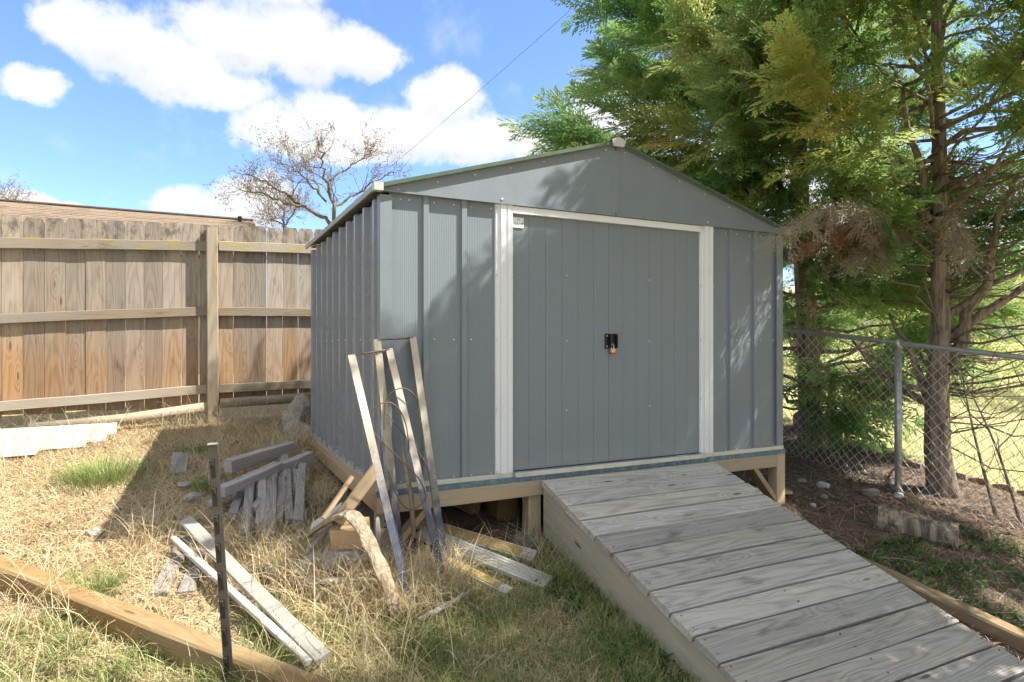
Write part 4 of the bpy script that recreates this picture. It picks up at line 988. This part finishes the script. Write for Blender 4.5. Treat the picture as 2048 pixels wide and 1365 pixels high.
# third tree of the row, mostly right of the view
T3 = onz(4.95, -3.35, -.05)
def ax3(z): return (4.95, -3.35, z)
L3 = limbset(ax3, 52, 2.2, 5.2, lambda z: 2.5 - .3 * (z - 2.2), .22, 40, 250, .035, .05, 13, .25)
L3 += limbset(ax3, 12, 3.0, 4.4, lambda z: 2.2, .2, 100, 190, .03, .0, 23, .25)
t3 = cypress('rightmost cypress tree whose sprays hang into the right edge', T3, [(4.95, -3.35, -.7), (4.95, -3.35, .2), (4.95, -3.35, 2), (4.95, -3.35, 4), (4.95, -3.35, 5.4)], [.24, .17, .13, .09, .02], L3, M_fol_near, .25, .55, 38, (.32, .50), tpl=TPLC)
r = random.Random(14); it = []
for k in range(16):
    z = r.uniform(.2, 2.4); az = R(r.uniform(60, 140)); L = r.uniform(1.0, 2.2); b = ax3(z)
    it.append((b, (b[0] + L * math.cos(az), b[1] + L * math.sin(az), z + r.uniform(.1, .8) * L * .6), r.uniform(-.12, .06), r.uniform(.010, .022)))
twigs(t3, it)

# thin saplings beyond the chain link
for i, (x, y, dxx, dyy, h, lab) in enumerate(((4.62, -.75, .10, .35, 1.5, 'leftmost thin bare sapling behind the chain link at the right'), (4.66, -.92, -.05, .42, 1.3, 'second thin bare sapling behind the chain link at the right'),
        (4.70, -1.02, .12, .15, 1.8, 'third thin bare sapling behind the chain link at the right'), (4.60, -1.10, .0, -.12, 1.6, 'rightmost thin bare sapling behind the chain link'))):
    b = onz(x, y, -.05); sp = root('sapling', b, lab, 'sapling', 'saplings behind the chain link')
    pts = [(b[0] + dxx * q + .03 * math.sin(5 * q + i), b[1] + dyy * q + .04 * math.sin(4 * q + 2 * i), b[2] + h * (q - .12 * q * q)) for q in np.linspace(0, 1, 9)]
    MB().tube(pts, [.014 * (1 - .75 * k / 8) for k in range(9)], 6, .06).build('stem', M_twig, sp, None, True)
    for k in range(6):
        p = pts[2 + k]; an = k * 2.4 + i
        MB().tube([p, (p[0] + .12 * math.cos(an), p[1] + .12 * math.sin(an), p[2] + .12), (p[0] + .22 * math.cos(an), p[1] + .22 * math.sin(an), p[2] + .30)], [.006, .004, .002], 4).build('twig', M_twig, sp)

# bare trees behind the fence
def bare_tree(label, skel, base, twn, seed, bud=True, tw=.45, r0=.06):
    tr = root('bare_tree', base, label, 'tree', 'bare trees behind the board fence'); r = random.Random(seed); segs = []
    mains = []
    for (pts, ra, rb) in skel:
        P = [Vector(p) for p in pts]; d = []
        for i in range(len(P) - 1):
            for k in range(4): d.append(P[i].lerp(P[i + 1], k / 4) + Vector((r.gauss(0, .02), r.gauss(0, .05), r.gauss(0, .02))))
        d.append(P[-1]); rad = [ra + (rb - ra) * k / (len(d) - 1) for k in range(len(d))]
        rad = [.62 * q_ for q_ in rad]; mains.append((d, rad)); MB().tube(d, rad, 7, .06).build('trunk' if ra > r0 * .95 else 'limb', M_bark if 0 else M_bare, tr, None, True)
    mb = MB(); tips = []
    def grow(p, d, L, rr, dep):
        n = 3; pts = [p]; 
        for k in range(n):
            d = (d + Vector((r.gauss(0, .22), r.gauss(0, .22), r.gauss(.05, .2)))).normalized(); pts.append(pts[-1] + d * L / n)
        mb.tube(pts, [rr * (1 - .6 * k / n) for k in range(n + 1)], 4)
        if dep > 0:
            for k in range(r.choice((2, 3))):
                q = r.randint(1, n); grow(pts[q], (d + Vector((r.gauss(0, .6), r.gauss(0, .5), r.gauss(0, .5)))).normalized(), L * r.uniform(.5, .75), rr * .55, dep - 1)
        tips.append((pts[-1], d)); tips.append((pts[1], d))
    for (d, rad) in mains:
        for k in range(twn):
            i = r.randint(len(d) // 3, len(d) - 1); dd = (d[i] - d[i - 1]).normalized()
            grow(d[i], (dd + Vector((r.gauss(0, .7), r.gauss(0, .6), r.gauss(.15, .6)))).normalized(), tw * r.uniform(.5, 1.2), max(.005, rad[i] * .4), 2)
    mb.build('twigs', M_bare, tr, None, kind='stuff')
    if bud:
        P = np.array([t_[0] for t_ in tips]); Dv = np.array([t_[1] for t_ in tips]); n = len(P)
        P = np.repeat(P, 2, 0); Dv = np.repeat(Dv, 2, 0) + rng.normal(0, .7, (n * 2, 3)); P = P + rng.normal(0, .03, P.shape)
        Dv /= np.linalg.norm(Dv, axis=1)[:, None]; sd = np.cross(Dv, rng.normal(0, 1, Dv.shape)); sd /= np.linalg.norm(sd, axis=1)[:, None]
        l = rng.uniform(.03, .075, (len(P), 1)); V_ = np.stack([P - sd * .008, P + sd * .008, P + Dv * l], 1).reshape(-1, 3)
        np_mesh('buds', V_, np.arange(len(V_)).reshape(-1, 3), M_bud, tr, {'tint': np.repeat(rng.random(len(P)), 3)}, kind='stuff')
    return tr
B = lambda x, y, z=11.5: at(x, y, z)
bb_ = at(690, 560, 11.5)
bare_tree('spreading bare tree with crooked limbs above the fence next to the shed roof', [
    ([(bb_[0], bb_[1], .6), B(690, 560), B(672, 450), B(662, 400), B(655, 360), B(646, 325), B(640, 300), B(633, 278)], .09, .012),
    ([B(678, 470), B(640, 432), B(600, 412), B(570, 385), B(540, 370, 11.2), B(505, 352, 11.), B(476, 346, 10.9)], .065, .010),
    ([B(600, 412), B(560, 400, 11.2), B(515, 385, 11.), B(480, 380, 10.9)], .04, .008),
    ([B(665, 420), B(700, 395, 11.8), B(735, 375, 12), B(770, 352, 12), B(792, 345, 12)], .045, .008),
    ([B(655, 365), B(690, 340, 11.8), B(715, 320, 12), B(735, 310, 12.)], .035, .008),
    ([B(640, 385), B(610, 360, 11.), B(585, 335, 10.8), B(560, 325, 10.7)], .035, .008),
    ([B(650, 400), B(625, 350, 12.), B(600, 330, 12.2)], .03, .008)], (bb_[0], bb_[1], .6), 13, 3, True, .42, .085)
bb2 = at(570, 560, 13.5)
bare_tree('small twiggy bare tree between the house roof end and the crooked bare tree', [([(bb2[0], bb2[1], .6), B(570, 560, 13.5), B(568, 450, 13.5), B(560, 410, 13.5), B(553, 390, 13.5)], .06, .01),
    ([B(568, 450, 13.5), B(590, 425, 13.5), B(602, 410, 13.5)], .03, .008), ([B(568, 455, 13.5), B(545, 435, 13.5), B(532, 425, 13.5)], .03, .008)], (bb2[0], bb2[1], .6), 22, 5, True, .45, .055)
bb3 = at(20, 560, 17)
bare_tree('distant bare tree top just above the left end of the roof', [([(bb3[0], bb3[1], .6), B(20, 560, 17), B(25, 420, 17), B(35, 390, 17)], .08, .01), ([B(25, 420, 17), B(10, 395, 17), B(0, 388, 17)], .04, .01)], (bb3[0], bb3[1], .6), 12, 8, True, .45, .075)

# overhead wires
def cable(label, p, q, sag, rad):
    pts = [Vector(p).lerp(Vector(q), k / 12) - Vector((0, 0, sag * 4 * (k / 12) * (1 - k / 12))) for k in range(13)]
    rod('overhead_wire', label, 'wire', pts, rad, M_black, 5)
cable('thin overhead wire crossing the sky from the bare tree up to the cypress', at(740, 368, 16), at(1230, -60, 12), 0.05, .0035)
cable('short dark overhead wire at the top edge beside the cypress', at(1060, -30, 12), at(1190, 20, 12), .05, .006)

# ------------------------------------------------------------------ neighbouring houses
h1 = root('neighbour_house', (-4, 11.4, .7), 'neighbouring house with brown shingle roof behind the board fence', 'house')
M_sh = plain('brown_shingle', (.23, .18, .135), .95, 0, 30, .35, .4, .1, (.12, .09, .07), .5)
M_siding = plain('house_siding', (.34, .27, .21), .7, 0, 4, .08)
HX0, HX1, HY, HZ, EY, EZ = -11., .16, 11.45, 3.90, 8.3, 2.75
MB().box((HX0 + .3, EY + .4, .4), (HX1 - .35, 2 * HY - EY - .4, EZ - .05)).build('wall', M_siding, h1)
MB().add([(HX1 - .35, EY + .4, EZ - .05), (HX1 - .35, 2 * HY - EY - .4, EZ - .05), (HX1 - .35, HY, HZ - .15), (HX1 - .5, EY + .4, EZ - .05), (HX1 - .5, 2 * HY - EY - .4, EZ - .05), (HX1 - .5, HY, HZ - .15)], [(0, 1, 2), (5, 4, 3), (0, 2, 5, 3), (1, 4, 5, 2)]).build('gable_wall', M_siding, h1)
rf = MB().add([(HX0, EY, EZ - .06), (HX1, EY, EZ - .06), (HX1, HY, HZ - .04), (HX0, HY, HZ - .04), (HX0, EY, EZ - .01), (HX1, EY, EZ - .01), (HX1, HY, HZ + .01), (HX0, HY, HZ + .01)],
              [(0, 3, 2, 1), (4, 5, 6, 7), (0, 1, 5, 4), (1, 2, 6, 5), (3, 0, 4, 7)]).build('roof', M_sh, h1)
MB().add([(HX0, 2 * HY - EY, EZ - .06), (HX1, 2 * HY - EY, EZ - .06), (HX1, HY + .01, HZ - .04), (HX0, HY + .01, HZ - .04), (HX0, 2 * HY - EY, EZ - .01), (HX1, 2 * HY - EY, EZ - .01), (HX1, HY + .01, HZ + .01), (HX0, HY + .01, HZ + .01)],
         [(0, 1, 2, 3), (7, 6, 5, 4), (0, 4, 5, 1), (1, 5, 6, 2), (3, 7, 4, 0)]).build('roof', M_sh, h1)
mb = MB(); nrow = 22; rr = random.Random(2)
for k in range(nrow):
    q0, q1 = k / nrow, (k + 1.08) / nrow
    x = HX0
    if q1 < .25: continue
    while x < HX1:
        wq = rr.choice((.2, .3, .4)); x2 = min(HX1 + .01, x + wq - .008); l = rr.uniform(.010, .022)
        y0, z0 = EY + (HY - EY) * q0, EZ + (HZ - EZ) * q0; y1, z1 = EY + (HY - EY) * min(1, q1), EZ + (HZ - EZ) * min(1, q1)
        mb.add([(x, y0, z0 + l), (x2, y0, z0 + l), (x2, y1, z1 + .004), (x, y1, z1 + .004), (x, y0, z0 - .005), (x2, y0, z0 - .005)], [(0, 1, 2, 3), (4, 5, 1, 0)]); x += wq
mb.build('shingles', M_sh, rf, kind='stuff')
MB().tube([(-.12, HY - .25, HZ - .2), (-.12, HY - .25, HZ + .03)], .045, 10).build('vent_pipe', M_black, h1)
MB().prism([(HX0, HY - .09), (HX1, HY - .09), (HX1, HY + .09), (HX0, HY + .09)], HZ + .0, HZ + .028).build('ridge_cap', plain('ridge_dark', (.12, .09, .07), .9), h1)

h2 = root('pale_house', (33, 17, 1.), 'pale cream house seen through the branches at the far right', 'house')
M_cream = plain('cream_siding', (.74, .70, .58), .7, 0, 3, .06)
MB().box((28.5, 9.5, .2), (36, 22.5, 3.9)).build('wall', M_cream, h2)
for k in range(17): MB().box((28.47, 9.5, .9 + .18 * k), (28.4995, 22.5, .9 + .18 * k + .165)).build('siding_board', M_cream, h2)
MB().add([(28, 9.1, 3.9), (36.5, 9.1, 3.9), (36.5, 22.9, 3.9), (28, 22.9, 3.9), (32.2, 9.1, 5.2), (32.2, 22.9, 5.2)], [(0, 3, 2, 1), (0, 1, 4), (2, 3, 5), (0, 4, 5, 3), (1, 2, 5, 4)]).build('roof', plain('pale_roof', (.45, .42, .40), .9), h2)
for y in (11.5, 14.6, 18.):
    wn = MB().box((28.43, y - .5, 2.0), (28.465, y + .5, 3.2)).build('window', M_white, h2)
    MB().box((28.415, y - .42, 2.08), (28.428, y + .42, 3.12)).build('pane', plain('dark_glass', (.05, .06, .07), .1, 0, 2, .1), wn)
# yellow-green shrubs across the far lawn
def shrub(label, x, y, h, rad, n, t0):
    b = onz(x, y); tr = root('far_shrub', b, label, 'shrub', 'shrubs across the far lawn'); th = U_(0, 6.283, n); q = rng.random(n) ** .5; zz = rng.random(n)
    prof = np.sqrt(np.clip(1 - (zz * 1.05 - .35) ** 2 / .55, .05, 1)); pos = np.stack([x + rad * q * prof * np.cos(th), y + rad * q * prof * np.sin(th), b[2] + h * zz], 1)
    d = np.stack([np.cos(th), np.sin(th), rng.normal(.5, .5, n)], 1); sprays('foliage', tr, M_fol_near, pos, d, np.tile([0, 0, 1.], (n, 1)) + rng.normal(0, .4, (n, 3)), U_(.35, .6, n), np.clip(rng.normal(t0, .12, n), 0, 1), TPLC, kind='stuff')
    for k in range(5): MB().tube([b, (x + .3 * rad * math.cos(k * 1.26), y + .3 * rad * math.sin(k * 1.26), b[2] + .5 * h), (x + .6 * rad * math.cos(k * 1.3), y + .6 * rad * math.sin(k * 1.3), b[2] + .85 * h)], [.05, .035, .015], 6).build('stem', M_bark, tr)
U_ = rng.uniform
shrub('tall yellowish shrub far behind, left of the back cypress trunk', 8.6, 7.0, 3.2, 1.5, 420, .75)
shrub('wide olive shrub far behind, between the two cypress trunks', 10.2, 5.6, 2.4, 1.7, 420, .62)
shrub('dense green shrub far behind, just left of the near cypress trunk', 9.4, 3.4, 1.9, 1.1, 300, .45)
shrub('yellow-green shrub far behind, right of the near cypress trunk', 12.2, 3.6, 2.6, 1.6, 380, .7)
shrub('olive shrub far behind at the right edge of the lawn', 11.6, 1.6, 2.0, 1.3, 300, .6)
shrub('pale shrub far behind under the cream house', 16.5, 5.6, 2.3, 2.0, 320, .78)

# ------------------------------------------------------------------ grass, straw and litter
def blades(name, P, L, Wd, az, lean, bend, tint, mat, seg=3, **kw):
    n = len(P); st = np.linspace(0, 1, seg + 1); Pk = np.zeros((n, seg + 1, 3)); Pk[:, 0] = P
    H = np.stack([np.cos(az), np.sin(az), np.zeros(n)], 1)
    for k in range(seg):
        a = lean + bend * (st[k] + st[k + 1]) / 2
        Pk[:, k + 1] = Pk[:, k] + (L / seg)[:, None] * (np.sin(a)[:, None] * H + np.cos(a)[:, None] * np.array([0, 0, 1.]))
    gr = gz(Pk[..., 0], Pk[..., 1]) + .004
    Pk[:, 1:, 2] = np.maximum(Pk[:, 1:, 2], gr[:, 1:] + .003 + .01 * rng.random((n, seg)))
    tw_ = rng.uniform(-.9, .9, n); Sd = np.stack([-np.sin(az + tw_), np.cos(az + tw_), rng.uniform(-.4, .4, n)], 1)
    wk = (1 - st ** 1.6 * .85)[None, :, None] * (Wd / 2)[:, None, None]
    A = Pk - Sd[:, None, :] * wk; Bv = Pk + Sd[:, None, :] * wk
    Vv = np.stack([A, Bv], 2).reshape(n, -1, 3); m_ = 2 * (seg + 1)
    F = []
    for k in range(seg):
        F += [(2 * k, 2 * k + 1, 2 * k + 3), (2 * k, 2 * k + 3, 2 * k + 2)]
    F = (np.arange(n)[:, None, None] * m_ + np.array(F)[None]).reshape(-1, 3)
    tt = (tint[:, None] + .15 * (np.repeat(st, 2)[None, :] - .5)).ravel()
    return np_mesh(name, Vv.reshape(-1, 3), F, mat, None, {'tint': tt}, **kw)
def scatter(n, x0, x1, y0, y1, keep=None):
    x = rng.uniform(x0, x1, n); y = rng.uniform(y0, y1, n); k = np.ones(n, bool)
    k &= ~((x > -.02) & (x < 3.1) & (y > .05) & (y < 2.4))           # under the shed
    k &= ~((x > .98) & (x < 2.4) & (y < 0) & (y > -2.4))               # under the ramp
    if keep is not None: k &= keep(x, y)
    x, y = x[k], y[k]; return np.stack([x, y, gz(x, y) - .004], 1)
def nz(x, y, f=1.): return .5 + .5 * np.sin(x * 2.3 * f + 1.7 * np.sin(y * 1.9 * f + .4)) * np.cos(y * 2.6 * f + 1.1 * np.sin(x * 3.1 * f))
U = rng.uniform
# timber line: in front of it (towards the viewer) the lawn is greener
def front(x, y): return (y - .42) < -(x + 1.8) * 1.0 - .0
P = scatter(115000, -3.6, .9, -1.9, 3.35, lambda x, y: (rng.random(len(x)) < np.where(y > .1 + .2 * nz(x, y, 2), 1., .7)) & ~((x > .15) & (y > -.35)) & ~((x > -.75) & (x < -.25) & (y > .55) & (y < 1.5) & (rng.random(len(x)) < .8)))
n = len(P); P[:, 2] += 0
blades('dry_grass', P, U(.04, .125, n), U(.003, .0056, n), U(0, 6.283, n), U(.7, 1.5, n), U(.2, 1.2, n), np.clip(rng.normal(.5, .22, n) + .25 * (nz(P[:, 0], P[:, 1], 1.3) - .5), 0, 1), M_straw, 3, kind='stuff', label='tangled dry straw grass covering the left yard', cat='grass')
# tall dry tangles about the debris and along the fence
cs = [(-.62, .25, .32, 700), (-.2, -.35, .28, 900), (.08, -.42, .20, 700), (.25, -.3, .15, 350), (-.35, -.1, .25, 600), (-1.15, .65, .2, 300), (-.2, .9, .16, 300), (-.5, 1.9, .6, 700), (-.15, 2.2, .3, 400), (.05, 2.9, .3, 300), (-1.9, 3.05, .9, 900), (-.9, 3.1, .5, 500), (.3, 3.15, .3, 200), (-1.6, -.1, .5, 500), (-.4, -1.0, .4, 400), (.9, -.3, .2, 150)]
PP = []
for (x, y, s_, k) in cs:
    q = rng.normal(0, s_ * .55, (k, 2)) + (x, y); PP.append(q)
q = np.concatenate(PP); q = q[~((q[:, 0] > .98) & (q[:, 0] < 2.4) & (q[:, 1] < 0))]; q = q[~((q[:, 0] > .3) & (q[:, 1] > .0) & (q[:, 1] < 2.4))]; P = np.stack([q[:, 0], q[:, 1], gz(q[:, 0], q[:, 1]) - .005], 1); n = len(P)
blades('dry_stalks', P, U(.15, .42, n), U(.0022, .0042, n), U(0, 6.283, n), U(.05, .7, n), U(.5, 2.0, n), np.clip(rng.normal(.6, .2, n), 0, 1), M_straw, 5, kind='stuff', label='long curling dry grass stalks around the lumber and concrete', cat='grass')
# green grass, foreground and in front of the shed
P = scatter(76000, -2.2, 1.05, -2.0, .25, lambda x, y: ((front(x, y)) | (x > -.45)) & (y < .0 - .25 * nz(x, y, 2.2)) & (rng.random(len(x)) < .35 + .65 * nz(x, y, 2.6)))
n = len(P); dry = nz(P[:, 0] + .3, P[:, 1], 3.1)
blades('green_grass', P, U(.05, .13, n) * (1.15 - .4 * dry), U(.0028, .005, n), U(0, 6.283, n), U(.1, .9, n), U(.2, 1.2, n), np.clip(.16 + .85 * dry * rng.random(n) ** .8 + rng.normal(0, .14, n), 0, 1), M_grass, 3, kind='stuff', label='patchy green grass in the foreground lawn', cat='grass')
# green tufts
def tuft(label, x, y, r_, n, L):
    q = rng.normal(0, r_ * .5, (n, 2)); P = np.stack([x + q[:, 0], y + q[:, 1], gz(x + q[:, 0], y + q[:, 1]) - .005], 1); az = np.arctan2(q[:, 1], q[:, 0]) + rng.normal(0, .5, n)
    blades('grass_tuft', P, U(L * .5, L, n), U(.003, .005, n), az, U(.05, .6, n), U(.3, 1.3, n), np.clip(rng.normal(.3, .15, n), 0, .7), M_grass, 4, label=label, cat='grass tuft', group='green grass tufts')
tuft('large bright green grass tuft in sunlit straw left of the shadow', -1.52, 1.86, .26, 1100, .20)
tuft('small green grass tuft in the shaded straw behind the stake', -.95, 2.35, .10, 260, .13)
tuft('green grass tuft between stake top and the lumber beams', -.88, 1.42, .07, 200, .16)
tuft('green grass tuft in front of the half-buried planks near the timber', -1.35, .10, .09, 240, .20)
tuft('green grass tuft against the timber at the foot of the stake', -.72, -.82, .14, 500, .20)
tuft('green grass tuft by the white strips near the ramp side', .85, -.50, .12, 420, .16)
tuft('low green tuft beside the footing under the platform', .93, -.06, .05, 160, .12)
tuft('sunny green tuft along the timber behind the white planks', -.60, -.45, .10, 260, .17)
# broad-leaf weeds along the ramp and the right bank: small rosettes of leaves
def weeds(name, n, x0, x1, y0, y1, keep, label, L=(.02, .045)):
    P = scatter(n, x0, x1, y0, y1, keep); n = len(P); P[:, 2] += U(.0, .035, n)
    blades(name, P, U(L[0], L[1], n), U(.012, .022, n), U(0, 6.283, n), U(.5, 1.3, n), U(-.2, .6, n), np.clip(rng.normal(.4, .25, n), 0, 1), M_weed, 2, kind='stuff', label=label, cat='weeds')
weeds('weeds', 2600, .45, .98, -1.75, -.35, lambda x, y: (np.abs(x - (.9 - .1 * np.abs(y + 1))) < .13 + .1 * nz(x, y, 5)) & (nz(x, y, 6) > .35), 'low green weeds growing along the left side of the ramp')
weeds('weeds', 5200, 2.85, 4.1, -2.6, -.75, lambda x, y: nz(x, y, 3.3) > .48, 'low green weeds on the bank right of the ramp')
P = scatter(5000, 2.85, 4.25, -2.6, -.7, lambda x, y: nz(x + 1, y, 3.) > .4); n = len(P)
blades('bank_grass', P, U(.04, .10, n), U(.003, .005, n), U(0, 6.283, n), U(.2, 1.1, n), U(.2, 1., n), np.clip(rng.normal(.5, .25, n), 0, 1), M_grass, 3, kind='stuff', label='thin grass on the bank below the chain link fence', cat='grass')
# leaf litter and needles under the trees
P = scatter(36000, 2.55, 5.5, -2.4, 2.8); n = len(P); P[:, 2] += U(0, .012, n)
blades('leaf_litter', P, U(.02, .075, n), U(.004, .011, n), U(0, 6.283, n), U(1.2, 1.6, n), U(-.3, .3, n), np.clip(rng.normal(.42, .22, n), 0, 1), M_litter, 2, kind='stuff', label='brown needle and leaf litter under the cypress trees', cat='leaf litter')
P = scatter(1500, 2.5, 5.2, -2.0, 2.0); n = len(P); P[:, 2] += .008
blades('fallen_twigs', P, U(.15, .45, n), U(.003, .006, n), U(0, 6.283, n), U(1.3, 1.55, n), U(-.1, .5, n), np.clip(rng.normal(.85, .12, n), 0, 1), M_litter, 4, kind='stuff', label='scattered thin fallen twigs on the mulch', cat='twigs')
# broken leaf and thatch flakes matted into the left yard
P = scatter(14000, -3.2, 1.0, -1.9, 3.2); n = len(P); P[:, 2] += U(.002, .02, n)
blades('thatch_flakes', P, U(.015, .05, n), U(.005, .014, n), U(0, 6.283, n), U(1.1, 1.7, n), U(-.4, .4, n), np.clip(rng.normal(.62, .25, n), 0, 1), M_litter, 2, kind='stuff', label='broken leaves and matted thatch among the straw', cat='leaf litter')
weeds('weeds', 2600, -2.2, .9, -1.9, 1.0, lambda x, y: nz(x + 2, y, 4.1) > .80, 'small scattered weeds between the straw and the foreground grass', (.015, .04))
# sunlit lawn beyond
P = scatter(26000, 5.4, 12., -4, 9); n = len(P)
blades('far_lawn', P, U(.03, .08, n), U(.006, .012, n), U(0, 6.283, n), U(.1, 1., n), U(.2, .9, n), np.clip(rng.normal(.5, .2, n), 0, 1), M_lawn, 2, kind='stuff', label='sunlit yellow-green lawn beyond the chain link fence', cat='lawn')
